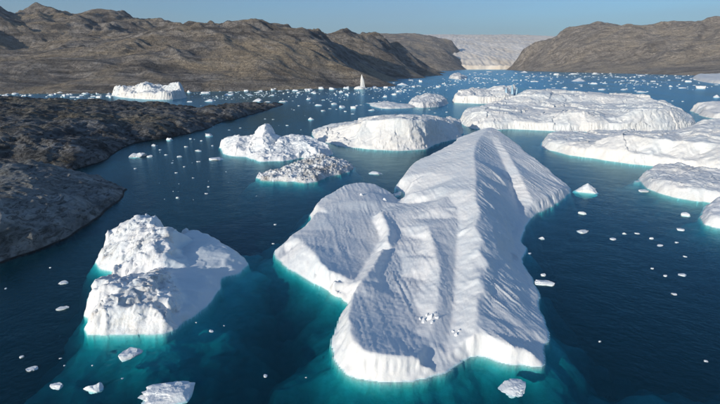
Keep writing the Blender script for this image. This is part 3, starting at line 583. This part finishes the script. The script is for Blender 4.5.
def fin(px0, px1, y_top, y_base, Y):
    a, b = at_y(px0, y_base, Y), at_y(px1, y_base, Y); h = at_y(px0, y_top, Y)[2]; zb = a[2]
    x0, x1 = a[0] - bo[0], b[0] - bo[0]; yy = Y - bo[1]
    V, Fq = [], []
    n = 9
    for i in range(n):
        t = i / (n - 1); w = (x1 - x0) * 0.5 * (1 - 0.75 * t ** 1.4); c = (x0 + x1) / 2 + 1.5 * math.sin(3 * t + px0); z = zb - 6 + (h - zb + 6) * t
        for (u, v) in ((-1, -0.7), (0.1, -1.3), (1, -0.5), (0.8, 0.8), (-0.7, 0.9)):
            V.append((c + u * w, yy + v * 5 * (1 - 0.5 * t), z + (0.8 * math.sin(7 * i + 3 * u))))
    for i in range(n - 1):
        for k in range(5): Fq.append((i * 5 + k, i * 5 + (k + 1) % 5, (i + 1) * 5 + (k + 1) % 5, (i + 1) * 5 + k))
    return obj('ice_fin', mesh_from('ice_fin', np.array(V), np.array(Fq), False), M['blue_ice'], finb)
fin(504.5, 508, 88, 95.5, 1078); fin(509.5, 513.5, 85, 96, 1070); fin(514, 517.5, 88.5, 95, 1078)

frontr = island('iceberg',
    [(544, 148.5, 0, 6, 2.5), (556, 151.5, 0, 6, 2.5), (566, 154, 0, 7, 3), (592, 158, 0, 7, 3), (612, 161, 0, 8, 3), (626, 163, 0, 8, 3), (654, 166, 0, 8, 4), (690, 171, 0, 8, 4), (740, 177, 0, 8, 4), (810, 180, 0, 10, 5),
     (850, 160, -370, 0, 6), (830, 128, -425, 0, 8), (760, 119, -455, 0, 8), (720, 118, -470, 0, 8), (702, 118.5, -475, 0, 8), (690, 124, -480, 0, 7), (678, 129.5, -485, 0, 6), (644, 130.5, -505, 0, 5), (610, 130.5, -515, 0, 5), (579, 130.5, -525, 0, 5), (560, 131.5, -525, 0, 5), (546, 134, -510, 0, 4)],
    [[(547, 138.5, -484), (556, 140.5, -468), (566, 142, -452), (580, 142.5, -440), (592, 143, -432), (602, 144, -427), (611, 139.5, -424), (619, 135.5, -424), (633, 135, -416), (655, 138, -404), (690, 141, -390), (720, 145, -376), (760, 150, -360)],
     (575, 135, -492), (612, 136, -475), (600, 133, -502), (640, 133, -460), (660, 133, -455), (680, 133, -440), (700, 128, -430), (720, 128, -425), (640, 150, -402), (665, 152, -394), (700, 154, -380), (760, 135, -410), (680, 145, -396)],
    440, 240, edge_noise=(2.5, 20), relief=((30, 1.0), (10, 0.6), (3.5, 0.3)), ridge=0.5, foot=(3.5, 0.6, 20), blocks=(28, 1.4, 1.2), mat=M['far_ice'], warp=1.0, seed=29, flutes=4.0, back=0.8, soft=2)
tag(frontr, 'long white iceberg with a grey flat end and pale green waterline facing the open water', 'iceberg')
edger = island('iceberg',
    [(639.5, 181, 0, 4, 2.5), (649, 188.5, 0, 6, 3), (669, 195.5, 0, 6.5, 3), (689, 199.5, 0, 6.5, 3), (709, 202, 0, 6.5, 3), (740, 206, 0, 6, 4), (800, 205, 0, 6, 4), (810, 185, 4, 6, 4), (770, 174, 8, 8, 5),
     (720, 169.5, 8, 8, 5), (699, 167, 8, 8, 5), (677, 163, 8.5, 8.5, 5), (660, 163.5, 8, 8, 5), (649, 168, 7, 7, 4), (640, 175, 5.2, 5.2, 3)],
    [(655, 174, 7), (669, 178, 7.2), (690, 180, 7.4), (706, 186, 7.4), (672, 168, 8), (690, 172, 8.4), (720, 180, 8), (720, 190, 7), (685, 176, 6.8), (760, 190, 7)],
    300, 170, edge_noise=(1.6, 12), relief=((16, 1.0), (5, 0.6), (1.8, 0.2)), ridge=0.5, foot=(3.0, 0.45, 26), margin=46, sharp=0.7, blocks=(13, 0.8, 1.0), mat=M['grey_ice'], warp=0.7, seed=33, flutes=2.5, back=0.8)
tag(edger, 'low grey-topped iceberg with a bright ragged cliff over shallow turquoise water', 'iceberg')
corner = island('iceberg',
    [(706, 206, 0, 4, 2), (702.5, 217, 0, 4.5, 2), (706, 223.5, 0, 5, 2), (717, 227.5, 0, 5, 2.4), (735, 229, 0, 5, 3), (760, 226, 0, 5, 3), (775, 212, 0, 5, 3), (760, 196, 7, 7, 3), (730, 194, 7.5, 7.5, 3), (714, 196, 7, 7, 3), (708, 199, 5.5, 5.5, 2.5)],
    [(715, 207, 6.4), (722, 202, 7), (730, 212, 6.2), (745, 208, 7)],
    150, 110, edge_noise=(1.0, 6), relief=((8, 0.7), (2.6, 0.35)), ridge=0.5, foot=(3.0, 0.5, 26), margin=42, blocks=(6, 0.5, 1.0), mat=M['ice'], warp=0.6, seed=37, flutes=2.0)
tag(corner, 'blocky white iceberg butting against the low grey-topped one', 'iceberg')
edge2 = island('iceberg',
    [(694.5, 112, 0, 7, 4), (706, 117, 0, 7, 4), (725, 119, 0, 7, 4), (760, 119, 0, 8, 4), (785, 112, 0, 8, 4), (760, 100, -840, 0, 6), (725, 101, -845, 0, 6), (705, 100, -850, 0, 6), (695.5, 100.5, -860, 0, 5)],
    [(699, 104, -830), (707, 104, -805), (722, 106, -790), (740, 106, -780)], 150, 120, edge_noise=(3, 20), relief=((24, 1.4), (8, 0.8)), ridge=0.5, foot=(4.5, 1.0, 22), mat=M['far_ice'], warp=1.0, seed=41, flutes=4, back=0.8)
tag(edge2, 'plain white block of ice showing above the high end of the long white iceberg', 'iceberg')
edge3 = island('iceberg',
    [(700, 81, 0, 16, 10), (712, 83, 0, 16, 12), (730, 84.0, 0, 16, 12), (770, 84, 0, 16, 12), (790, 80, 0, 16, 12), (770, 73, -2900), (750, 73, -2900), (722, 73.2, -2900), (706, 73.4, -2900), (695, 74.5, -2880)],
    [(710, 76, -2700), (725, 77, -2600), (745, 77, -2600)], 140, 110, edge_noise=(8, 50), relief=((60, 4), (20, 2)), ridge=0.5, foot=(4.5, 1.0, 22), sharp=0.5, mat=M['far_ice'], warp=1.5, seed=43, flutes=8, back=0.5)
tag(edge3, 'far white iceberg with a pale level top at the foot of the brown right hills', 'iceberg')

# --- far bergs
farl = island('iceberg',
    [(109, 94.5, 0, 8, 5), (120, 97, 0, 14, 7), (135, 98.5, 0, 14, 7), (153, 99.5, 0, 14, 7), (170, 99.5, 0, 16, 7), (181, 98.5, 0, 20, 5), (187, 97, 0, 10, 5),
     (185, 89, -1230), (181, 81.7, -1235), (178, 80.8, -1240), (169.5, 84.8, -1250), (158.5, 85.5, -1260), (149.5, 82, -1260), (144, 82, -1260), (137, 85.5, -1270), (126, 87, -1290), (120.5, 84.4, -1300), (113.5, 87, -1310), (108, 90, -1320)],
    [(179, 83, -1212), (176, 84.5, -1210), (165, 89, -1215), (147, 84.5, -1215), (143, 85, -1218), (135, 90, -1225), (121, 86, -1245), (157, 91, -1205), (169, 91, -1200), (138, 95, -1212), (147, 91, -1200), (178, 91, -1196), (128, 92, -1225)],
    240, 160, edge_noise=(4, 20), relief=((26, 3.0), (9, 2.0)), ridge=0.6, foot=(4.5, 1.0, 22), sharp=0.6, blocks=(20, 1.8, 1.0), mat=M['far_ice'], warp=2.0, seed=47, flutes=8, back=0.5)
tag(farl, 'castle-like white iceberg with three humps behind the dark headland', 'iceberg')
farm = island('iceberg',
    [(409, 105.5, 0, 8, 6), (418, 107.5, 0, 9, 6), (430, 107.5, 0, 9, 6), (440, 106.5, 0, 9, 6), (447, 104, 0, 8, 6), (447, 98, -1060), (440, 94, -1070), (430, 93, -1070), (421, 94.5, -1070), (413, 98, -1060)],
    [(430, 96, -1030), (420, 99, -1000), (438, 98, -1010), (428, 101, -985)], 140, 110, edge_noise=(6, 25), relief=((26, 2.4), (8, 1.6)), ridge=0.6, foot=(4.5, 1.0, 22), mat=M['grey_ice'], warp=1.2, seed=51, flutes=5, back=0.5)
tag(farm, 'rounded pale grey iceberg with a lumpy top standing before the fjord arm', 'iceberg')
flatm = island('iceberg',
    [(368, 103, 0, 3, 4), (376, 107.5, 0, 3, 5), (392, 108.5, 0, 3, 5), (410, 108, 0, 3, 5), (412, 104.5, 4, 4, 5), (400, 103, 5, 5, 5), (390, 101, 8, 8, 5), (383, 101, 8, 8, 5), (375, 102, 6, 6, 5)],
    [(388, 103, 7), (395, 105.5, 4)], 120, 80, edge_noise=(5, 25), relief=((26, 1.4), (8, 0.8)), ridge=0.5, foot=(4.5, 1.0, 22), mat=M['far_ice'], warp=0.8, seed=55, back=0.7)
tag(flatm, 'low flat white iceberg lying beside the rounded pale grey one', 'iceberg')
glb = island('iceberg',
    [(449.5, 78.3, 0, 16, 10), (456, 79, 0, 16, 10), (464, 78.8, 0, 14, 10), (468, 78, 0, 8, 8), (464, 75, -3050), (459, 72, -3080), (454, 72.5, -3080), (450, 75.5, -3060)],
    [(456, 74, -2990)], 110, 90, edge_noise=(6, 40), relief=((40, 4), (14, 2)), ridge=0.5, foot=(4.5, 1.0, 22), mat=M['far_ice'], warp=1.5, seed=59, flutes=8, back=0.5)
tag(glb, 'domed white iceberg afloat before the glacier front', 'iceberg')
def spire():
    # slender tapering pinnacle on a low two-sided pedestal
    bx, by, _ = at_z(362, 89, 0); rootx = empty('ice_pinnacle', (bx, by, 0))
    tag(rootx, 'slender upright white ice pinnacle on a low base before the left hills', 'ice pinnacle')
    prof = [(-4, 13, 8), (0, 12, 8), (3, 10.5, 7), (7, 8.5, 6), (12, 7, 5.5), (18, 6.4, 5), (25, 5.6, 4.4), (32, 4.4, 3.6), (38, 3.0, 2.6), (43, 1.8, 1.6), (46.5, 0.5, 0.5)]
    V, Fq = [], []; n = 18; rnd = random.Random(4)
    for j, (z, rx, ry) in enumerate(prof):
        for i in range(n):
            a = 2 * math.pi * i / n; k = 1 + 0.16 * math.sin(3 * a + j * 0.5) + rnd.uniform(-0.08, 0.08)
            V.append((rx * k * math.cos(a) + 1.2 * math.sin(j * 0.4), ry * k * math.sin(a), z + rnd.uniform(-0.4, 0.4)))
    for j in range(len(prof) - 1):
        for i in range(n): Fq.append((j * n + i, j * n + (i + 1) % n, (j + 1) * n + (i + 1) % n, (j + 1) * n + i))
    obj('spire', mesh_from('spire', np.array(V), np.array(Fq), False), M['far_ice'], rootx)
    V, Fq = [], []
    for j, (z, k) in enumerate([(-3, 1.0), (0, 1.0), (3, 0.92), (5.5, 0.74), (7, 0.4), (7.4, 0.02)]):
        for i in range(26):
            a = 2 * math.pi * i / 26; q = k * (1 + 0.14 * math.sin(4 * a + 1) + rnd.uniform(-0.06, 0.06))
            V.append((-4 + 21 * q * math.cos(a), 13 * q * math.sin(a), z * (1 + 0.35 * math.cos(a + 2.6)) + rnd.uniform(-0.3, 0.3)))
    for j in range(5):
        for i in range(26): Fq.append((j * 26 + i, j * 26 + (i + 1) % 26, (j + 1) * 26 + (i + 1) % 26, (j + 1) * 26 + i))
    obj('pedestal', mesh_from('pedestal', np.array(V), np.array(Fq), False), M['far_ice'], rootx)
spire()

# --- ice ledge that comes into the picture from below on the right: only its drowned part shows
ledge = island('iceberg', [(560, 428, 0, 1.5, 2), (640, 424, 0, 1.5, 2), (740, 412, 0, 1.5, 2), (800, 430, 0, 1.5, 2), (780, 470, 0, 1.5, 2), (600, 470, 0, 1.5, 2)], [(660, 440, 2.5)],
    110, 90, edge_noise=(1.5, 8), relief=((6, 0.4), (2, 0.15)), foot=(3.0, 0.35, 26), margin=46, mat=M['ice'], seed=63)
tag(ledge, 'drowned turquoise ice ledge fading into dark water right of the long iceberg front', 'iceberg')

# ------------------------------------------------------------------ floating pieces
from mathutils import noise as mn, Vector
def chunk_mesh(name, seed, kind, sub=3, detail=1.0):
    import bmesh
    bm = bmesh.new(); bmesh.ops.create_icosphere(bm, subdivisions=sub, radius=1.0); rnd = random.Random(seed)
    off = Vector((rnd.uniform(-90, 90), rnd.uniform(-90, 90), rnd.uniform(-90, 90)))
    planes = [(Vector((rnd.gauss(0, 1), rnd.gauss(0, 1), rnd.gauss(0, 0.7))).normalized(), rnd.uniform(0.55, 0.85)) for _ in range(7)]
    for v in bm.verts:
        p = v.co.copy(); d = p.normalized()
        r = 1 + 0.35 * mn.noise(d * 1.3 + off) + 0.16 * detail * mn.noise(d * 3.1 + off) + 0.08 * detail * mn.noise(d * 7 + off)
        p = d * r
        for n_, dd in planes:
            q = p.dot(n_)
            if q > dd: p -= n_ * (q - dd) * 0.85
        if kind == 'slab':
            p.z = 0.8 * math.copysign(min(abs(p.z), 0.55) ** 0.8, p.z) + (0.12 * mn.noise(p * 2.5 + off) if p.z > 0 else 0)
        elif kind == 'peak':
            c = Vector((0.25 * mn.noise(off), 0.2, 0)); rr = math.hypot(p.x - c.x, p.y - c.y)
            if p.z > 0: p.z = p.z * 0.35 + 1.25 * max(0, 1 - rr * 1.05) ** 1.15 + 0.12 * mn.noise(p * 4 + off)
        elif kind == 'saddle':
            if p.z > 0: p.z = p.z * (0.45 + 0.75 * abs(p.x))
        v.co = p
    xs = [v.co.x for v in bm.verts]; ys = [v.co.y for v in bm.verts]; zs = [v.co.z for v in bm.verts]
    sx, sy, zt = 1 / (max(xs) - min(xs)), 1 / (max(ys) - min(ys)), max(zs)
    for v in bm.verts:
        v.co = Vector(((v.co.x - (max(xs) + min(xs)) / 2) * sx, (v.co.y - (max(ys) + min(ys)) / 2) * sy, v.co.z / zt if v.co.z > 0 else v.co.z * 0.8))
    me = bpy.data.meshes.new(name); bm.to_mesh(me); bm.free(); me.materials.append(M['floe'])
    for p in me.polygons: p.use_smooth = False
    return me
CH = {k: [chunk_mesh('ice_floe', 100 * i + j, k, 3) for j in range(6)] for i, k in enumerate(('slab', 'peak', 'saddle', 'lump'))}
RND = random.Random(11); count = [0]
def floe(px, py, w, h=None, kind=None, label=None, group=None, depth=None, name='ice_floe', cat='ice floe', sub=None, rz=None):
    """px, py: foot of the piece on the water; w, h: its size in photo pixels."""
    x, y, _ = at_z(px, py, 0.0); dist = y * CP + CAMH * SP; mpp = dist / F
    W = w * mpp; kind = kind or RND.choice(['slab', 'slab', 'peak', 'saddle', 'lump', 'lump'])
    D = (depth or RND.uniform(0.55, 1.0)) * W
    far = y > 600
    Hh = (h if h else w * RND.uniform(0.14, 0.32)) * mpp * (0.62 if far else 1.0)
    if far: D *= 0.8; W *= 0.85
    ang = math.atan2(CAMH, y)
    if h: Hh = max(0.12 * W, (Hh - D * math.sin(ang) * 0.8) / math.cos(ang)) if kind != 'peak' else max(Hh * 0.75, 0.22 * W)
    me = chunk_mesh(name, 977 + count[0], kind, sub, 1.5) if sub else RND.choice(CH[kind])
    o = obj(name, me, None); o.location = (x, y + D * 0.35, -0.05 * Hh); o.scale = (W, D, max(Hh, 0.12))
    if sub: me.transform(__import__('mathutils').Matrix.Diagonal((W, D, max(Hh, 0.12), 1.0))); o.scale = (1, 1, 1)
    o.rotation_euler = (0, 0, rz if rz is not None else (RND.uniform(-0.5, 0.5) + RND.choice([0, math.pi])))
    count[0] += 1
    return tag(o, label, cat, group)

# pieces that can be told apart near the camera
for a in [
    (160, 404, 54, 15, 'lump', 'large faceted grey-white ice block closest in front of the two-humped iceberg', 5),
    (128, 358, 23, 11, 'slab', 'tilted flat white ice piece just off the front foot of the two-humped iceberg', 4),
    (91, 391, 20, 10, 'saddle', 'lumpy ice piece between the faceted grey-white block and two small slivers', 4),
    (54, 388, 14, 6, 'slab', 'small pale sliver of ice next to the lumpy ice piece', 4),
    (30, 371, 11, 5, 'slab', 'small narrow ice sliver out beyond the lumpy ice piece, below the dark rock', 4),
    (61, 310, 11, 4, 'slab', 'thin white ice piece floating left of the two-humped iceberg front', 4),
    (62, 284, 9, 3, 'slab', 'thin white ice piece between the dark shore rock and the two-humped iceberg', 4),
    (517, 394, 32, 16, 'lump', 'rounded blue-grey ice block afloat off the right front cliff of the long iceberg', 5),
    (546, 285, 19, 6, 'slab', 'flat white ice slab floating beside the right flank of the long iceberg', 4),
    (590, 193, 22, 12, 'peak', 'small white pyramid of ice floating off the pointed arm of the long iceberg', 5),
    (136, 157, 17, 6, 'saddle', 'small two-horned white ice piece off the tip of the dark shore rock', 4),
    (585, 233, 12, 4, 'slab', 'flat white ice piece in open water beyond the pyramid of ice', 4),
    (687, 216, 9, 4, 'slab', 'small white ice piece over the turquoise ledge of the grey-topped iceberg', 4),
    (645, 192, 9, 3, 'slab', 'low white ice piece touching the cliff of the grey-topped iceberg', 4),
    (376, 174, 13, 3.5, 'lump', 'knot of small ice afloat between the rubble berg and the long iceberg', 4),
    (397, 195, 10, 4, 'saddle', 'brash ice caught in the turquoise cleft of the long iceberg', 4)]:
    floe(a[0], a[1], a[2], a[3], a[4], a[5], None, sub=a[6])

MARKS = [((362, 89), 'the ice pinnacle'), ((283, 103), 'the headland tip'), ((150, 99), 'the castle-like iceberg'), ((430, 107), 'the rounded grey iceberg'), ((390, 108), 'the low flat iceberg'),
         ((486, 103), 'the blue-finned iceberg'), ((456, 79), 'the domed iceberg'), ((500, 70), 'the glacier front'), ((712, 83), 'the level-topped far iceberg'), ((705, 116), 'the plain white ice block'),
         ((580, 131), 'the stepped iceberg'), ((660, 131), 'the stepped iceberg'), ((60, 95), 'the left hill shore'), ((240, 91), 'the left hill shore'), ((320, 88), 'the left hill shore'), ((640, 74), 'the right hill shore'), ((560, 72), 'the right hill shore'),
         ((225, 154), 'the jagged iceberg'), ((260, 180), 'the rubble berg'), ((122, 193), 'the dark shore rock'), ((165, 138), 'the headland flank'), ((110, 334), 'the two-humped iceberg'), ((245, 266), 'the two-humped iceberg'), ((335, 340), 'the long iceberg'), ((280, 255), 'the long iceberg'),
         ((545, 340), 'the long iceberg'), ((523, 240), 'the long iceberg'), ((566, 195), 'the long iceberg'), ((669, 195), 'the grey-topped iceberg'), ((706, 223), 'the blocky corner iceberg'), ((590, 193), 'the ice pyramid'), ((592, 158), 'the long white iceberg'), ((365, 148), 'the white ice wedge'), ((160, 400), 'the faceted ice block'), ((517, 392), 'the rounded ice block')]
MARKS = [(at_z(*p), n) for p, n in MARKS]
SHAPE = {'slab': 'flat', 'peak': 'peaked', 'saddle': 'hollow-backed', 'lump': 'lumpy'}
def floes(lst, where, group):
    """each floe is described by its size, shape and the landmark it floats closest to"""
    for r in lst:
        kind = RND.choice(['slab', 'slab', 'peak', 'saddle', 'lump', 'lump'])
        o = floe(r[0], r[1], r[2], r[3] if len(r) > 3 else None, kind)
        w = o.scale[0]; size = 'tiny' if w < 2.5 else 'small' if w < 7 else 'middling' if w < 14 else 'large' if w < 28 else 'very large'
        near = min(MARKS, key=lambda m: math.hypot(m[0][0] - o.location.x, m[0][1] - o.location.y))[1]
        o['label'] = f"{size} {SHAPE[kind]} ice floe {where}, closest to {near}"; o['group'] = f"{size} {SHAPE[kind]} floes {where} by {near}"
floes([(21, 358, 4), (211, 332, 5), (224, 326, 2), (196, 323, 2), (92, 366, 2), (122, 379, 2.5), (5, 289, 2.5), (50, 268, 2), (265, 377, 5), (306, 378, 2.2), (275, 225, 3), (273, 244, 3), (60, 359, 3), (64, 366, 2)],
      'in near dark water', '')
floes([(583, 214, 8), (542, 239, 6), (614, 240, 6), (625, 234, 4), (638, 234, 5), (652, 239, 4), (661, 246, 7), (677, 243, 4), (682, 230.5, 7), (686, 257, 4), (653, 269, 3), (530, 254, 4), (544, 276, 5), (666, 276.5, 4), (684, 276, 8), (675, 295, 5), (707, 362, 4), (600, 342, 3)],
      'in the open bight', '')
floes([(149, 157, 6), (153, 146, 6), (169, 140, 7), (186, 147, 4), (179, 157, 5), (198, 151, 9), (208, 136, 8), (165.5, 155, 4), (198, 162, 4), (215, 160, 14, 2), (135, 169, 3), (176, 173, 3), (208, 187, 3), (206, 194, 3.5), (177, 198, 3.5), (273, 119.5, 3), (265, 119, 3), (287, 125.5, 4), (207, 134.5, 5),
       (160, 150, 3), (190, 139, 3), (172, 163, 2.5), (212, 146, 3), (240, 128, 3), (229, 130, 3.5), (201, 141, 3), (184, 167, 2.5), (193, 178, 2.5)],
      'in the headland channel', '')
L1 = [(189, 92.5, 6, 4), (205, 93.5, 11, 3.5), (213, 88, 6, 3), (228, 95, 13, 3), (239, 88.5, 4, 4), (230, 90, 5), (248, 88.5, 6, 3), (249, 94, 6), (262.5, 90, 5, 4), (280, 91, 7), (287, 90, 4), (295, 91, 9, 3), (308, 90, 10, 3), (321, 89, 9, 4), (333, 89.5, 10, 4), (346, 88.5, 8, 4)]
for i in range(62):
    L1.append((RND.uniform(-20, 112) if i < 42 else RND.uniform(186, 350), RND.uniform(93.5, 98.5) if i < 42 else RND.uniform(89.5, 96), RND.uniform(2.5, 8), RND.uniform(1.5, 4.0)))
floes(L1, 'in the shore band', '')
L2 = [(208.5, 101.5, 13, 4), (257, 101.5, 13, 6), (267.5, 102, 8), (282.5, 102, 13, 2.5), (189, 102, 8), (373, 98, 2.5), (308.5, 99.5, 7, 3.5), (318.5, 105.5, 10, 3), (331, 101.5, 3), (334, 104.5, 7, 3.5), (342, 107.5, 7, 4), (353.5, 108.5, 7.5, 4.5), (361, 105, 4), (323, 111, 5), (311, 119.5, 8, 5), (352.5, 114, 4),
      (372, 110.5, 10, 3), (371.5, 103.5, 6), (374.5, 88.5, 7, 4.5), (385, 97, 5, 3), (386, 88, 6, 3), (383, 80.8, 5), (379.5, 85.3, 4), (392.5, 80.3, 4), (394, 83, 3), (402, 85, 12, 2), (399, 92, 7, 3), (394.5, 95, 6, 3), (414, 87, 6, 2.5), (421, 82, 5, 4), (411, 80.3, 6), (438, 87.3, 5, 2.5), (444, 84, 5), (451, 85, 4), (418, 92.5, 4)]
for i in range(46): L2.append((RND.uniform(290, 455), RND.uniform(80, 113), RND.uniform(1.5, 4)))
floes(L2, 'on the open fjord', '')
L3 = [(524, 72.6, 10), (535, 81.7, 10, 2), (550, 81, 5), (557, 75, 7, 3), (561.5, 83, 3), (565, 88, 7, 2.5), (580, 81.3, 18, 2.8), (576, 74.3, 11, 1.8), (594.5, 84, 9, 3), (603, 90, 10, 2.5), (607.5, 86, 4), (596, 74.3, 8), (616, 82, 3), (623, 81, 5), (624, 77.3, 4), (632.5, 81, 7, 2.5), (625.5, 90, 9, 2.5), (637.5, 81.5, 4),
      (642.5, 75.7, 9), (654, 81.6, 7), (653, 87, 4), (671, 86.8, 5, 3), (689, 82, 8, 3), (662.5, 77.2, 4), (642.5, 92.3, 15, 2), (673, 101, 3), (683, 101.5, 3), (636, 91, 3), (684, 88.2, 10, 1.6), (702, 88.5, 11, 5), (718, 97.5, 8, 6), (490, 72, 8, 1.5), (475, 73, 5), (478, 78, 6), (496, 80.5, 7), (502, 75, 4), (528, 77, 6)]
for i in range(60): L3.append((RND.uniform(468, 725), RND.uniform(72.5, 89) if i < 52 else RND.uniform(74, 80), RND.uniform(1.5, 5), RND.uniform(0.8, 1.6)))
floes(L3, 'on the far blue water', '')

def specks():
    V, Fq = [], []
    base = np.array([(-.5, -.5, -.3), (.5, -.4, -.3), (.45, .5, -.3), (-.4, .45, -.3), (-.3, -.3, .5), (.35, -.25, .35), (.25, .3, .55), (-.25, .25, .3)])
    fq = np.array([(0, 3, 2, 1), (4, 5, 6, 7), (0, 1, 5, 4), (1, 2, 6, 5), (2, 3, 7, 6), (3, 0, 4, 7)])
    rnd = random.Random(3)
    def put(px, py, w):
        x, y, _ = at_z(px, py, 0); s = w * (y * CP + CAMH * SP) / F; a = rnd.uniform(0, 6.3); c, q = math.cos(a), math.sin(a)
        b = base * (s, s * rnd.uniform(0.5, 1), s * rnd.uniform(0.25, 0.6)) + np.array([[rnd.uniform(-.1, .1) * s for _ in range(3)] for _ in range(8)])
        n = len(V) * 8
        V.append(np.stack([b[:, 0] * c - b[:, 1] * q + x, b[:, 0] * q + b[:, 1] * c + y, b[:, 2]], 1)); Fq.append(fq + n)
    for i in range(46):                      # drift lines: strings of bits that the current has gathered
        cx0, cy0 = rnd.choice([(rnd.uniform(-20, 350), rnd.triangular(89.5, 100, 92)), (rnd.gauss(390, 45), rnd.triangular(76, 112, 86)), (rnd.uniform(455, 730), rnd.triangular(72, 91, 75))])
        for k in range(rnd.randint(8, 26)): put(cx0 + rnd.gauss(0, 11), cy0 + rnd.gauss(0, 0.45 + 0.02 * (cy0 - 70)), rnd.choice([0.5, 0.6, 0.8, 1.0, 1.4, 2.2]))
    for i in range(620):
        r = rnd.random()
        if r < 0.34: put(rnd.uniform(-30, 350), rnd.triangular(89.5, 100, 92), rnd.uniform(0.5, 2.0))
        elif r < 0.58: put(rnd.gauss(390, 50), rnd.triangular(75, 116, 84), rnd.uniform(0.4, 1.5))
        elif r < 0.90: put(rnd.uniform(455, 740), rnd.triangular(71.5, 92, 74), rnd.uniform(0.6, 2.4))
        else: put(rnd.uniform(150, 320), rnd.uniform(105, 200), rnd.uniform(0.4, 1.2))
    tag(obj('brash_ice', mesh_from('brash_ice', np.concatenate(V), np.concatenate(Fq), False), M['floe']), 'scattered tiny specks of brash ice dotting the fjord', 'brash ice', kind='stuff')
specks()

# blocks lying on the long iceberg
deps = bpy.context.evaluated_depsgraph_get()
def drop(px, py, size, label, group=None, kind='lump', tilt=0.3):
    d = Vector(ray(px, py)).normalized(); deps.update()
    hit, loc, *_ = scn.ray_cast(deps, Vector((0, 0, CAMH)), d)
    if not hit: return
    o = obj('ice_block', chunk_mesh('ice_block', int(px * 7 + py), kind, 3, 1.6), None); o.location = loc + Vector((0, 0, -0.12 * size)); o.scale = (size, size * RND.uniform(0.6, 1), size * RND.uniform(0.5, 0.8))
    o.rotation_euler = (RND.uniform(-tilt, tilt), RND.uniform(-tilt, tilt), RND.uniform(0, 6.3))
    o.data.materials[0] = M['ice']; tag(o, label, 'ice block', group)
g = 'fallen blocks in the hollow'
for px, py, s in [(424, 322, 2.3), (430, 318, 2.6), (434, 314, 1.8), (427, 315, 1.5), (437, 318, 1.3), (420, 319, 1.2), (432, 323, 1.2)]:
    drop(px, py, s, 'broken ice block in the little heap lying in the front hollow of the long iceberg', g)
for px, py, s in [(456, 335, 1.5), (459, 331, 1.1), (453, 332, 0.9)]:
    drop(px, py, s, 'small ice lump lying at the foot of the central ridge near its front', 'lumps at the ridge foot')
for px, py, s in [(361, 195, 2.2), (385, 200, 2.6)]:
    drop(px, py, s, 'small white lump resting on the domed left shoulder of the long iceberg', 'lumps on the left shoulder')

# ------------------------------------------------------------------ air
def haze():
    t = NT('sea_air'); pv = t.add('ShaderNodeVolumePrincipled')
    pv.inputs['Color'].default_value = (0.80, 0.88, 1.0, 1); pv.inputs['Density'].default_value = 2.6e-5; pv.inputs['Anisotropy'].default_value = 0.2
    m = t.done(None, pv.outputs[0])
    tag(obj('haze', box_mesh('haze', -18200, 18200, -2700, 24200, -61, 1700), m), 'thin pale blue air over the whole fjord', 'haze', kind='stuff')
haze()
